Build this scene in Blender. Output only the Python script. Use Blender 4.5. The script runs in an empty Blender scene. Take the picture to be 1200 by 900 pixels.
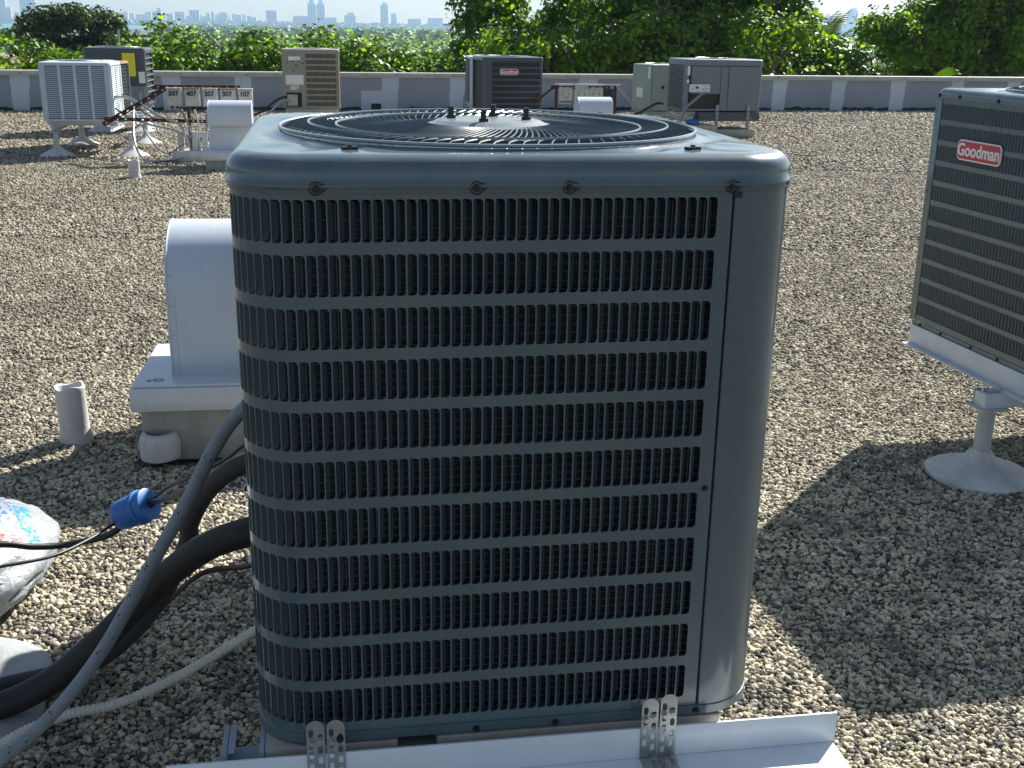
import bpy, math, random
import numpy as np
from mathutils import Vector, Matrix, noise

random.seed(11)
rng = np.random.default_rng(11)
PI = math.pi
R = math.radians
S = bpy.context.scene
COL = S.collection

# ------------------------------------------------------------------ camera
cd = bpy.data.cameras.new("camera")
cam = bpy.data.objects.new("camera", cd)
COL.objects.link(cam)
cd.sensor_width = 36
cd.lens = 1325 / 1200 * 36
cd.clip_start = 0.05
cd.clip_end = 30000
cam.matrix_world = (Matrix.Translation((0, 0, 1.67)) @ Matrix.Rotation(R(90 - 17.5), 4, 'X')
                    @ Matrix.Rotation(R(0.93), 4, 'Z'))
S.camera = cam

# ------------------------------------------------------------------ sky, sun, exposure
SUN_AZ, SUN_EL = 34.5, 37.0
w = bpy.data.worlds.new("World")
S.world = w
w.use_nodes = True
nt = w.node_tree
bg = nt.nodes['Background']
sky = nt.nodes.new('ShaderNodeTexSky')
sky.sky_type = 'NISHITA'
sky.sun_disc = False
sky.sun_elevation = R(SUN_EL)
sky.sun_rotation = R(SUN_AZ)
sky.altitude = 20
sky.air_density = 1.0
sky.dust_density = 0.6
sky.ozone_density = 1.6
# thin high cloud, by direction
tc = nt.nodes.new('ShaderNodeTexCoord')
mp = nt.nodes.new('ShaderNodeMapping')
mp.inputs['Scale'].default_value = (2.0, 2.0, 9.0)
cn = nt.nodes.new('ShaderNodeTexNoise')
cn.inputs['Scale'].default_value = 2.2
cn.inputs['Detail'].default_value = 7
cn.inputs['Roughness'].default_value = 0.58
cr = nt.nodes.new('ShaderNodeValToRGB')
cr.color_ramp.elements[0].position = 0.47
cr.color_ramp.elements[0].color = (0, 0, 0, 1)
cr.color_ramp.elements[1].position = 0.72
cr.color_ramp.elements[1].color = (0.55, 0.55, 0.55, 1)
cm = nt.nodes.new('ShaderNodeMixRGB')
cm.inputs[2].default_value = (9.0, 9.4, 9.8, 1)
nt.links.new(tc.outputs['Generated'], mp.inputs['Vector'])
nt.links.new(mp.outputs[0], cn.inputs['Vector'])
nt.links.new(cn.outputs[0], cr.inputs[0])
nt.links.new(cr.outputs[0], cm.inputs[0])
nt.links.new(sky.outputs[0], cm.inputs[1])
nt.links.new(cm.outputs[0], bg.inputs[0])
bg.inputs[1].default_value = 0.052

sd = bpy.data.lights.new("sun", 'SUN')
sun = bpy.data.objects.new("sun", sd)
COL.objects.link(sun)
sd.energy = 5.0
sd.angle = R(0.53)
sd.color = (1.0, 0.965, 0.89)
sdir = Vector((math.sin(R(SUN_AZ)) * math.cos(R(SUN_EL)), math.cos(R(SUN_AZ)) * math.cos(R(SUN_EL)), math.sin(R(SUN_EL))))
sun.rotation_euler = sdir.to_track_quat('Z', 'Y').to_euler()

S.view_settings.view_transform = 'Standard'
S.view_settings.look = 'None'
S.view_settings.exposure = 1.0
S.view_settings.gamma = 1.0
S.render.engine = 'CYCLES'
S.cycles.use_denoising = True
S.cycles.max_bounces = 6
S.cycles.diffuse_bounces = 3
S.cycles.glossy_bounces = 3
S.cycles.transmission_bounces = 4
S.cycles.volume_bounces = 0
S.cycles.sample_clamp_indirect = 6
S.cycles.sample_clamp_direct = 40

# ------------------------------------------------------------------ materials
def newmat(name):
    m = bpy.data.materials.new(name)
    m.use_nodes = True
    n = m.node_tree.nodes
    return m, m.node_tree, n['Principled BSDF']

def N(t, typ, **kw):
    n = t.nodes.new(typ)
    for k, v in kw.items():
        if k in n.inputs:
            n.inputs[k].default_value = v
        else:
            setattr(n, k, v)
    return n

def ramp(t, fac, stops):
    r = t.nodes.new('ShaderNodeValToRGB')
    el = r.color_ramp.elements
    while len(el) < len(stops):
        el.new(0.5)
    for e, (p, c) in zip(el, stops):
        e.position = p
        e.color = (c[0], c[1], c[2], 1) if not isinstance(c, (int, float)) else (c, c, c, 1)
    t.links.new(fac, r.inputs[0])
    return r.outputs[0]

def mixc(t, fac, a, b, mode='MIX'):
    m = t.nodes.new('ShaderNodeMixRGB')
    m.blend_type = mode
    for i, v in ((0, fac), (1, a), (2, b)):
        if isinstance(v, (int, float)):
            m.inputs[i].default_value = v if i == 0 else (v, v, v, 1)
        elif isinstance(v, tuple):
            m.inputs[i].default_value = (v[0], v[1], v[2], 1)
        else:
            t.links.new(v, m.inputs[i])
    return m.outputs[0]

def objco(t):
    return t.nodes.new('ShaderNodeTexCoord').outputs['Object']

def noisen(t, scale, detail=4, rough=0.55, vec=None):
    n = N(t, 'ShaderNodeTexNoise', Scale=scale, Detail=detail, Roughness=rough)
    t.links.new(vec if vec is not None else objco(t), n.inputs['Vector'])
    return n.outputs[0]

def bump(t, p, h, strength=0.3, dist=0.01):
    b = N(t, 'ShaderNodeBump', Strength=strength, Distance=dist)
    t.links.new(h, b.inputs['Height'])
    t.links.new(b.outputs[0], p.inputs['Normal'])

def paint(name, col, rough=0.4, metal=0.0, dirt=0.25, dirtcol=None, scale=6.0, coat=0.0, bumpy=0.0, stretch=(1, 1, 0.35), spec=0.5):
    """painted or bare sheet: slight tone drift, dust and grime, uneven gloss"""
    m, t, p = newmat(name)
    mapn = t.nodes.new('ShaderNodeMapping')
    mapn.inputs['Scale'].default_value = stretch
    t.links.new(objco(t), mapn.inputs[0])
    v = mapn.outputs[0]
    n1 = noisen(t, scale, 8, 0.6, v)
    dc = dirtcol or tuple(c * 0.55 for c in col)
    f = ramp(t, n1, [(0.42, 0), (0.75, dirt)])
    c = mixc(t, f, col, dc)
    n2 = noisen(t, scale * 7, 5, 0.6)
    c = mixc(t, ramp(t, n2, [(0.55, 0), (0.8, dirt * 0.6)]), c, tuple(min(1, x * 1.5 + 0.02) for x in col))
    t.links.new(c, p.inputs['Base Color'])
    p.inputs['Metallic'].default_value = metal
    rr = t.nodes.new('ShaderNodeMapRange')
    rr.inputs[3].default_value = max(0.03, rough - 0.08)
    rr.inputs[4].default_value = min(1, rough + 0.15)
    t.links.new(n1, rr.inputs[0])
    t.links.new(rr.outputs[0], p.inputs['Roughness'])
    p.inputs['Coat Weight'].default_value = coat
    p.inputs['Coat Roughness'].default_value = 0.12
    p.inputs['Specular IOR Level'].default_value = spec
    if bumpy:
        bump(t, p, noisen(t, scale * 2.0, 3, 0.5), bumpy, 0.01)
    return m

M = {}
M['slate'] = paint('slate blue grey enamel', (0.080, 0.124, 0.140), 0.26, 0.0, 0.55, (0.155, 0.19, 0.19), 5, coat=0.8, bumpy=0.03)
M['slate_cap'] = paint('slate enamel of the top cap', (0.082, 0.120, 0.138), 0.22, 0.0, 0.6, (0.17, 0.20, 0.205), 5, coat=0.6, bumpy=0.05, stretch=(1, 1, 1))
M['slate_blade'] = paint('louver blade enamel', (0.046, 0.072, 0.086), 0.36, 0.0, 0.3, None, 9)
M['guard_slate'] = paint('slate coated guard wire', (0.10, 0.13, 0.145), 0.2, 0.0, 0.2, None, 10, coat=0.6)
M['wire'] = paint('coated guard wire', (0.30, 0.34, 0.37), 0.28, 0.3, 0.1, None, 10, coat=0.4)
M['guard_dark'] = paint('dark coil guard wire', (0.20, 0.225, 0.22), 0.5, 0.2, 0.2, None, 10)
M['mound'] = paint('worn grey white flashing', (0.34, 0.36, 0.37), 0.7, 0, 0.8, (0.18, 0.18, 0.17), 9, bumpy=0.9, stretch=(1, 1, 1))
M['rail_white'] = paint('bright white rail paint', (0.76, 0.80, 0.84), 0.35, 0, 0.2, (0.5, 0.5, 0.48), 12, coat=0.2)
M['hub'] = paint('painted hub plate', (0.20, 0.235, 0.245), 0.35, 0.1, 0.35, (0.10, 0.11, 0.11), 12, coat=0.3)
M['black'] = paint('black metal', (0.014, 0.014, 0.016), 0.42, 0, 0.3, (0.05, 0.045, 0.04), 12)
M['deep'] = paint('dark interior', (0.018, 0.021, 0.024), 0.6, 0, 0.3, None, 12)
M['blade_alu'] = paint('fan blade aluminium', (0.14, 0.15, 0.16), 0.35, 0.6, 0.3, None, 8)
M['galv'] = paint('galvanised steel', (0.46, 0.47, 0.45), 0.34, 0.75, 0.5, (0.25, 0.26, 0.25), 30, stretch=(1, 1, 1))
M['white_alu'] = paint('white painted aluminium', (0.60, 0.64, 0.68), 0.38, 0, 0.3, (0.42, 0.42, 0.40), 9, coat=0.15)
M['white_dirty'] = paint('weathered white roof paint', (0.55, 0.56, 0.56), 0.6, 0, 0.7, (0.27, 0.26, 0.24), 7, bumpy=0.35)
M['vent_white'] = paint('white coated vent sheet', (0.56, 0.62, 0.70), 0.40, 0.0, 0.35, (0.44, 0.42, 0.40), 3, coat=0.1)
M['cement'] = paint('grey cement', (0.36, 0.35, 0.32), 0.85, 0, 0.6, (0.20, 0.19, 0.17), 14, bumpy=0.6)
M['beige'] = paint('beige primed metal', (0.42, 0.40, 0.34), 0.6, 0, 0.5, (0.22, 0.2, 0.16), 14)
M['channel'] = paint('grey blue channel paint', (0.32, 0.37, 0.42), 0.5, 0, 0.4, (0.2, 0.2, 0.2), 14)
M['pale_unit'] = paint('pale blue white casing', (0.50, 0.58, 0.66), 0.45, 0, 0.3, (0.33, 0.34, 0.35), 5)
M['navy_unit'] = paint('dark slate casing', (0.050, 0.068, 0.088), 0.35, 0, 0.3, (0.08, 0.085, 0.09), 5, coat=0.2)
M['tan_unit'] = paint('tan grey casing', (0.30, 0.285, 0.235), 0.5, 0, 0.4, (0.19, 0.17, 0.13), 4)
M['sage_unit'] = paint('sage grey casing', (0.30, 0.36, 0.34), 0.5, 0, 0.35, (0.2, 0.21, 0.19), 5)
M['grey_unit'] = paint('mid grey casing', (0.175, 0.205, 0.24), 0.42, 0, 0.3, (0.11, 0.12, 0.13), 5)
M['rust'] = paint('rusty perforated angle', (0.10, 0.045, 0.028), 0.8, 0.2, 0.7, (0.05, 0.022, 0.015), 20)
M['rust_top'] = paint('rust stained lid', (0.28, 0.17, 0.11), 0.8, 0.0, 0.6, (0.13, 0.07, 0.04), 9)
M['box_grey'] = paint('weathered switch box', (0.50, 0.50, 0.47), 0.55, 0, 0.75, (0.22, 0.19, 0.16), 16, stretch=(1, 1, 0.6))
M['pvc'] = paint('grey conduit plastic', (0.20, 0.235, 0.275), 0.48, 0, 0.55, (0.33, 0.34, 0.33), 30, stretch=(1, 1, 1))
M['rubber'] = paint('black pipe insulation', (0.014, 0.014, 0.016), 0.62, 0, 0.4, (0.04, 0.038, 0.036), 14, bumpy=0.3, stretch=(1, 1, 1))
M['rubber2'] = paint('sun faded pipe insulation', (0.030, 0.030, 0.033), 0.7, 0, 0.5, (0.07, 0.066, 0.06), 20, bumpy=0.4, stretch=(1, 1, 1))
M['cable'] = paint('black cable jacket', (0.02, 0.02, 0.022), 0.4, 0, 0.3, None, 20)
M['brown_tube'] = paint('oxidised copper line', (0.07, 0.035, 0.025), 0.5, 0.4, 0.5, (0.03, 0.02, 0.018), 30)
M['flex_white'] = paint('cream flexible conduit', (0.66, 0.64, 0.56), 0.5, 0, 0.3, (0.40, 0.37, 0.30), 20)
M['blue_plastic'] = paint('blue plastic', (0.030, 0.16, 0.48), 0.38, 0, 0.5, (0.02, 0.10, 0.32), 40, stretch=(1, 1, 1))
M['yellow'] = paint('yellow energy label', (0.80, 0.68, 0.02), 0.5, 0, 0.1, None, 20)
M['white_label'] = paint('white sticker', (0.78, 0.78, 0.76), 0.5, 0, 0.15, None, 20)
M['red_badge'] = paint('red badge enamel', (0.52, 0.035, 0.055), 0.3, 0, 0.1, None, 20, coat=0.3)
M['white_letter'] = paint('white lettering', (0.82, 0.82, 0.82), 0.4, 0, 0.05, None, 20)
M['black_letter'] = paint('black lettering', (0.02, 0.02, 0.02), 0.6, 0, 0.05, None, 20)
M['trunk'] = paint('bark', (0.11, 0.085, 0.06), 0.9, 0, 0.6, (0.05, 0.04, 0.03), 3, bumpy=0.5)

def coilmat():
    m, t, p = newmat('condenser coil fins')
    wv = N(t, 'ShaderNodeTexWave', Scale=90.0, Distortion=1.5, Detail=1.0)
    t.links.new(objco(t), wv.inputs['Vector'])
    n = noisen(t, 25, 5)
    c = mixc(t, n, (0.012, 0.015, 0.017), (0.05, 0.055, 0.052))
    c = mixc(t, ramp(t, noisen(t, 6, 4), [(0.6, 0), (0.8, 0.5)]), c, (0.055, 0.05, 0.035))
    t.links.new(c, p.inputs['Base Color'])
    p.inputs['Metallic'].default_value = 0.3
    p.inputs['Roughness'].default_value = 0.55
    bump(t, p, wv.outputs[1], 0.4, 0.002)
    return m
M['coil'] = coilmat()

def wallmat(name, col, tar=True):
    m, t, p = newmat(name)
    n = noisen(t, 1.2, 8, 0.65)
    c = mixc(t, ramp(t, n, [(0.35, 0), (0.75, 0.5)]), col, tuple(x * 0.72 for x in col))
    n2 = noisen(t, 18, 5, 0.6)
    c = mixc(t, ramp(t, n2, [(0.62, 0), (0.75, 0.5)]), c, tuple(x * 0.6 for x in col))
    if tar:   # tar flashing smeared along the foot of the wall
        sp = t.nodes.new('ShaderNodeSeparateXYZ')
        t.links.new(objco(t), sp.inputs[0])
        h = N(t, 'ShaderNodeMath', operation='MULTIPLY_ADD')
        h.inputs[1].default_value = 0.17
        h.inputs[2].default_value = -0.012
        t.links.new(noisen(t, 3.5, 6, 0.7), h.inputs[0])
        lt = N(t, 'ShaderNodeMath', operation='LESS_THAN')
        t.links.new(sp.outputs[2], lt.inputs[0])
        t.links.new(h.outputs[0], lt.inputs[1])
        c = mixc(t, lt.outputs[0], c, (0.035, 0.04, 0.05))
    t.links.new(c, p.inputs['Base Color'])
    p.inputs['Roughness'].default_value = 0.8
    bump(t, p, n2, 0.4, 0.01)
    return m
M['wall'] = wallmat('grey painted parapet', (0.30, 0.34, 0.40))
M['patch'] = wallmat('white elastomeric patch', (0.55, 0.61, 0.70), False)
M['coping'] = paint('coping metal', (0.50, 0.50, 0.47), 0.5, 0, 0.5, (0.30, 0.29, 0.26), 2.5)

def gravelmat():
    m, t, p = newmat('bitumen and small stone chips')
    co = objco(t)
    v = N(t, 'ShaderNodeTexVoronoi', Scale=52.0)
    t.links.new(co, v.inputs['Vector'])
    hsv = t.nodes.new('ShaderNodeSeparateColor')
    t.links.new(v.outputs['Color'], hsv.inputs[0])
    c = ramp(t, hsv.outputs[0], [(0.0, (0.025, 0.024, 0.023)), (0.4, (0.05, 0.046, 0.04)), (0.7, (0.12, 0.11, 0.085)), (0.9, (0.26, 0.24, 0.18)), (1.0, (0.4, 0.37, 0.30))])
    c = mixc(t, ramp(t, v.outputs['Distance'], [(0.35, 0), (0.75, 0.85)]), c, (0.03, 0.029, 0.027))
    big = noisen(t, 0.55, 6, 0.62, co)
    c = mixc(t, ramp(t, big, [(0.35, 0.0), (0.68, 0.60)]), c, (0.09, 0.085, 0.08))
    mid = noisen(t, 7.0, 4, 0.7, co)
    c = mixc(t, ramp(t, mid, [(0.45, 0.0), (0.75, 0.5)]), c, (0.07, 0.066, 0.06))
    t.links.new(c, p.inputs['Base Color'])
    p.inputs['Roughness'].default_value = 0.92
    inv = N(t, 'ShaderNodeMath', operation='SUBTRACT')
    inv.inputs[0].default_value = 1.0
    t.links.new(v.outputs['Distance'], inv.inputs[1])
    bump(t, p, inv.outputs[0], 1.0, 0.012)
    return m
M['roof'] = gravelmat()

def stonemat():
    m, t, p = newmat('loose limestone chips')
    oi = t.nodes.new('ShaderNodeObjectInfo')
    c = ramp(t, oi.outputs['Random'], [(0.0, (0.06, 0.058, 0.055)), (0.16, (0.16, 0.145, 0.12)), (0.34, (0.38, 0.345, 0.25)), (0.6, (0.57, 0.495, 0.35)), (0.88, (0.66, 0.60, 0.45)), (1.0, (0.74, 0.70, 0.59))])
    geo = t.nodes.new('ShaderNodeNewGeometry')
    g = noisen(t, 0.55, 6, 0.62, geo.outputs['Position'])
    c = mixc(t, ramp(t, g, [(0.45, 0.0), (0.72, 0.5)]), c, (0.125, 0.105, 0.08))
    g2 = noisen(t, 5.0, 4, 0.7, geo.outputs['Position'])
    c = mixc(t, ramp(t, g2, [(0.47, 0.0), (0.66, 0.62)]), c, (0.085, 0.08, 0.075))
    sy = t.nodes.new('ShaderNodeSeparateXYZ'); t.links.new(geo.outputs['Position'], sy.inputs[0])
    mr = t.nodes.new('ShaderNodeMapRange'); mr.inputs[1].default_value = 3.8; mr.inputs[2].default_value = 6.5; mr.inputs[4].default_value = 0.38
    t.links.new(sy.outputs[1], mr.inputs[0])
    c = mixc(t, mr.outputs[0], c, (0.155, 0.130, 0.090))
    g3 = noisen(t, 160, 3, 0.6, geo.outputs['Position'])
    c = mixc(t, ramp(t, g3, [(0.5, 0.0), (0.75, 0.35)]), c, (0.16, 0.14, 0.11))
    t.links.new(c, p.inputs['Base Color'])
    p.inputs['Roughness'].default_value = 0.85
    return m
M['stone'] = stonemat()

def leafmat(name, c1, c2, trans=0.5):
    m, t, p = newmat(name)
    t.nodes.remove(p)
    out = t.nodes['Material Output']
    at = t.nodes.new('ShaderNodeAttribute')
    at.attribute_name = 'tone'
    n = noisen(t, 0.45, 3)
    f = N(t, 'ShaderNodeMath', operation='MULTIPLY_ADD')
    f.inputs[1].default_value = 0.65
    t.links.new(at.outputs['Fac'], f.inputs[0])
    h = N(t, 'ShaderNodeMath', operation='MULTIPLY')
    h.inputs[1].default_value = 0.45
    t.links.new(n, h.inputs[0])
    t.links.new(h.outputs[0], f.inputs[2])
    c = ramp(t, f.outputs[0], [(0.1, c1), (0.85, c2)])
    d = t.nodes.new('ShaderNodeBsdfDiffuse')
    tr = t.nodes.new('ShaderNodeBsdfTranslucent')
    gl = N(t, 'ShaderNodeBsdfGlossy', Roughness=0.5)
    gl.inputs[0].default_value = (0.42, 0.45, 0.40, 1)
    t.links.new(c, d.inputs[0])
    t.links.new(mixc(t, 1.0, c, (2.2, 2.0, 0.45), 'MULTIPLY'), tr.inputs[0])
    m1 = t.nodes.new('ShaderNodeMixShader')
    m1.inputs[0].default_value = trans
    t.links.new(d.outputs[0], m1.inputs[1])
    t.links.new(tr.outputs[0], m1.inputs[2])
    fr = N(t, 'ShaderNodeFresnel', IOR=1.28)
    m2 = t.nodes.new('ShaderNodeMixShader')
    t.links.new(fr.outputs[0], m2.inputs[0])
    t.links.new(m1.outputs[0], m2.inputs[1])
    t.links.new(gl.outputs[0], m2.inputs[2])
    t.links.new(m2.outputs[0], out.inputs[0])
    return m
M['leaf_bright'] = leafmat('sea grape leaves', (0.046, 0.122, 0.008), (0.185, 0.330, 0.018), 0.56)
M['leaf_dark'] = leafmat('dark broad leaves', (0.040, 0.112, 0.010), (0.150, 0.285, 0.018), 0.58)
M['leaf_deep'] = leafmat('deep green tree leaves', (0.025, 0.055, 0.016), (0.060, 0.110, 0.024), 0.35)  # darker, bluer green than the other leaf materials
M['palm_leaf'] = leafmat('palm fronds', (0.045, 0.075, 0.030), (0.09, 0.14, 0.06), 0.3)
M['far_green'] = paint('far tree canopy', (0.040, 0.062, 0.022), 0.9, 0, 0.7, (0.018, 0.030, 0.014), 0.02, stretch=(1, 1, 1))
M['terrain'] = paint('low ground between trees', (0.07, 0.075, 0.04), 0.95, 0, 0.6, (0.12, 0.11, 0.08), 0.01)
M['sand'] = paint('pale cleared field', (0.42, 0.40, 0.30), 0.95, 0, 0.4, None, 0.02)
M['stucco'] = paint('building wall stucco', (0.45, 0.43, 0.38), 0.85, 0, 0.3, None, 0.4)
M['house_white'] = paint('pale house wall', (0.60, 0.59, 0.55), 0.8, 0, 0.3, None, 0.4)
M['house_roof'] = paint('pinkish brown roof tiles', (0.42, 0.27, 0.20), 0.8, 0, 0.4, None, 0.6)
M['tower'] = paint('pale concrete tower', (0.42, 0.42, 0.42), 0.8, 0, 0.3, None, 0.02)
M['tower2'] = paint('tan concrete tower', (0.50, 0.45, 0.40), 0.8, 0, 0.3, None, 0.02)
M['tower_glass'] = paint('tinted tower glass', (0.16, 0.20, 0.25), 0.3, 0, 0.3, None, 0.02)

def watermat():
    m, t, p = newmat('shallow bay water')
    c = mixc(t, noisen(t, 0.004, 3), (0.03, 0.22, 0.23), (0.04, 0.28, 0.27))
    t.links.new(c, p.inputs['Base Color'])
    p.inputs['Roughness'].default_value = 0.35
    bump(t, p, noisen(t, 0.4, 4), 0.5, 0.4)
    return m
M['water'] = watermat()

def bagmat():
    m, t, p = newmat('printed translucent bag film')
    co = objco(t)
    base = mixc(t, noisen(t, 9, 4), (0.30, 0.33, 0.36), (0.44, 0.47, 0.49))
    def band(cx, cy, hx, hy, ang, sx, sy, lo, hi, seed):
        mp_ = t.nodes.new('ShaderNodeMapping')
        mp_.vector_type = 'TEXTURE'
        mp_.inputs['Location'].default_value = (cx, cy, 0)
        mp_.inputs['Rotation'].default_value = (0, 0, ang)
        mp_.inputs['Scale'].default_value = (hx, hy, 1)
        t.links.new(co, mp_.inputs[0])
        s = t.nodes.new('ShaderNodeSeparateXYZ')
        t.links.new(mp_.outputs[0], s.inputs[0])
        outs = []
        for k in (0, 1):
            a = N(t, 'ShaderNodeMath', operation='ABSOLUTE')
            t.links.new(s.outputs[k], a.inputs[0])
            l = N(t, 'ShaderNodeMath', operation='LESS_THAN')
            l.inputs[1].default_value = 1.0
            t.links.new(a.outputs[0], l.inputs[0])
            outs.append(l.outputs[0])
        mm = N(t, 'ShaderNodeMath', operation='MULTIPLY')
        t.links.new(outs[0], mm.inputs[0]); t.links.new(outs[1], mm.inputs[1])
        mp2 = t.nodes.new('ShaderNodeMapping')
        mp2.inputs['Scale'].default_value = (sx, sy, 1)
        mp2.inputs['Location'].default_value = (seed, seed * 2, 0)
        t.links.new(mp_.outputs[0], mp2.inputs[0])
        nn = noisen(t, 1.0, 2, 0.5, mp2.outputs[0])
        g = ramp(t, nn, [(lo, 0), (hi, 1)])
        m3 = N(t, 'ShaderNodeMath', operation='MULTIPLY')
        t.links.new(mm.outputs[0], m3.inputs[0]); t.links.new(g, m3.inputs[1])
        return m3.outputs[0]
    c = mixc(t, band(0.07, 0.24, 0.17, 0.028, -0.75, 10, 1.3, 0.45, 0.50, 1), base, (0.06, 0.20, 0.60))
    c = mixc(t, band(0.16, 0.23, 0.15, 0.012, -0.75, 9, 1.0, 0.50, 0.55, 7), c, (0.12, 0.20, 0.50))
    c = mixc(t, band(0.25, 0.17, 0.10, 0.022, -0.85, 7, 1.4, 0.42, 0.5, 3), c, (0.03, 0.30, 0.70))
    c = mixc(t, band(0.02, 0.00, 0.15, 0.10, 0.5, 2.2, 1.8, 0.46, 0.50, 4), c, (0.03, 0.09, 0.50))
    c = mixc(t, band(0.02, 0.06, 0.14, 0.07, 0.6, 3.5, 2.5, 0.53, 0.57, 9), c, (0.70, 0.04, 0.06))
    c = mixc(t, band(0.10, -0.08, 0.14, 0.045, 1.0, 3.0, 1.6, 0.47, 0.51, 5), c, (0.72, 0.04, 0.05))
    c = mixc(t, band(0.20, -0.05, 0.15, 0.012, 1.0, 6, 1.0, 0.47, 0.52, 6), c, (0.55, 0.08, 0.08))
    t.links.new(c, p.inputs['Base Color'])
    p.inputs['Roughness'].default_value = 0.2
    p.inputs['Coat Weight'].default_value = 0.3
    p.inputs['Transmission Weight'].default_value = 0.0
    p.inputs['Subsurface Weight'].default_value = 0.15
    p.inputs['Subsurface Radius'].default_value = (0.05, 0.05, 0.05)
    nz = N(t, 'ShaderNodeTexNoise', Scale=11.0, Detail=7.0, Roughness=0.6, Distortion=1.6)
    t.links.new(co, nz.inputs['Vector'])
    bump(t, p, nz.outputs[0], 0.55, 0.03)
    return m
M['bag'] = bagmat()

# ------------------------------------------------------------------ mesh helpers
class MB:
    def __init__(s):
        s.v = []; s.f = []
    def add(s, vs, fs):
        k = len(s.v)
        s.v += [tuple(a) for a in vs]
        s.f += [tuple(i + k for i in f) for f in fs]
    def box(s, a, b, bev=0.0, rz=0.0, tilt=None):
        (x0, y0, z0), (x1, y1, z1) = a, b
        if bev <= 0:
            vs = [(x, y, z) for z in (z0, z1) for y in (y0, y1) for x in (x0, x1)]
            fs = [(0, 2, 3, 1), (4, 5, 7, 6), (0, 1, 5, 4), (2, 6, 7, 3), (0, 4, 6, 2), (1, 3, 7, 5)]
        else:
            e = min(bev, (x1 - x0) / 2.01, (y1 - y0) / 2.01, (z1 - z0) / 2.01)
            vs = []; fs = []
            ring = lambda ix, iy, z: [(x0 + ix + e if 0 else x, y, z) for x, y in (
                (x0 + e + ix, y0 + ix), (x1 - e - ix, y0 + ix), (x1 - ix, y0 + e + ix), (x1 - ix, y1 - e - ix),
                (x1 - e - ix, y1 - ix), (x0 + e + ix, y1 - ix), (x0 + ix, y1 - e - ix), (x0 + ix, y0 + e + ix))]
            e2 = e * 0.7
            for ix, z in ((e2, z0), (0, z0 + e), (0, z1 - e), (e2, z1)):
                if ix:
                    vs += [(x, y, z) for x, y in ((x0 + e, y0 + e * .3 + e2 * .5), (x1 - e, y0 + e * .3 + e2 * .5), (x1 - e * .3 - e2 * .5, y0 + e), (x1 - e * .3 - e2 * .5, y1 - e),
                            (x1 - e, y1 - e * .3 - e2 * .5), (x0 + e, y1 - e * .3 - e2 * .5), (x0 + e * .3 + e2 * .5, y1 - e), (x0 + e * .3 + e2 * .5, y0 + e))]
                else:
                    vs += ring(0, 0, z)
            for k in range(3):
                for i in range(8):
                    j = (i + 1) % 8
                    fs.append((k * 8 + i, k * 8 + j, k * 8 + 8 + j, k * 8 + 8 + i))
            fs.append(tuple(range(7, -1, -1))); fs.append(tuple(range(24, 32)))
        if rz:
            cx, cy = (x0 + x1) / 2, (y0 + y1) / 2
            c, s_ = math.cos(rz), math.sin(rz)
            vs = [(cx + (x - cx) * c - (y - cy) * s_, cy + (x - cx) * s_ + (y - cy) * c, z) for x, y, z in vs]
        s.add(vs, fs)
        return s
    def tube(s, pts, r, n=8, cap=True, closed=False):
        P = [Vector(p) for p in pts]
        m = len(P)
        rr = r if hasattr(r, '__len__') else [r] * m
        up = Vector((0.13, 0.07, 1)).normalized()
        vs = []; fs = []
        prev = None
        for i in range(m):
            if closed:
                t = (P[(i + 1) % m] - P[i - 1]).normalized()
            else:
                t = (P[min(i + 1, m - 1)] - P[max(i - 1, 0)]).normalized()
            if prev is None:
                a = up if abs(t.dot(up)) < 0.95 else Vector((1, 0, 0))
                x = t.cross(a).normalized()
            else:
                x = (prev - t * prev.dot(t)).normalized()
            prev = x
            y = t.cross(x)
            for k in range(n):
                a = 2 * PI * k / n
                vs.append(P[i] + (x * math.cos(a) + y * math.sin(a)) * rr[i])
        for i in range(m if closed else m - 1):
            for k in range(n):
                k2 = (k + 1) % n
                i2 = (i + 1) % m
                fs.append((i * n + k, i * n + k2, i2 * n + k2, i2 * n + k))
        if cap and not closed:
            fs.append(tuple(range(n - 1, -1, -1)))
            fs.append(tuple(range((m - 1) * n, m * n)))
        s.add(vs, fs)
        return s
    def cyl(s, a, b, r, n=16, r2=None):
        return s.tube([a, b], [r, r if r2 is None else r2], n)
    def lathe(s, prof, n=32, c=(0, 0, 0), wob=0.0, seed=0):
        vs = []; fs = []
        rr = random.Random(seed)
        ph = [rr.uniform(0, 6.28) for _ in range(3)]
        for r, z in prof:
            for k in range(n):
                a = 2 * PI * k / n
                q = 1 + wob * (math.sin(2 * a + ph[0]) * .5 + math.sin(3 * a + ph[1]) * .5 + math.sin(5 * a + ph[2]) * .25)
                vs.append((c[0] + r * q * math.cos(a), c[1] + r * q * math.sin(a), c[2] + z))
        for i in range(len(prof) - 1):
            for k in range(n):
                k2 = (k + 1) % n
                fs.append((i * n + k, i * n + k2, (i + 1) * n + k2, (i + 1) * n + k))
        s.add(vs, fs)
        return s
    def prism(s, poly, a, b, axis='x'):
        """poly of 2D points extruded along an axis from a to b"""
        n = len(poly)
        f = {'x': lambda q, t: (t, q[0], q[1]), 'y': lambda q, t: (q[0], t, q[1]), 'z': lambda q, t: (q[0], q[1], t)}[axis]
        vs = [f(q, a) for q in poly] + [f(q, b) for q in poly]
        fs = [(i, (i + 1) % n, n + (i + 1) % n, n + i) for i in range(n)] + [tuple(range(n - 1, -1, -1)), tuple(range(n, 2 * n))]
        s.add(vs, fs)
        return s
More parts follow.
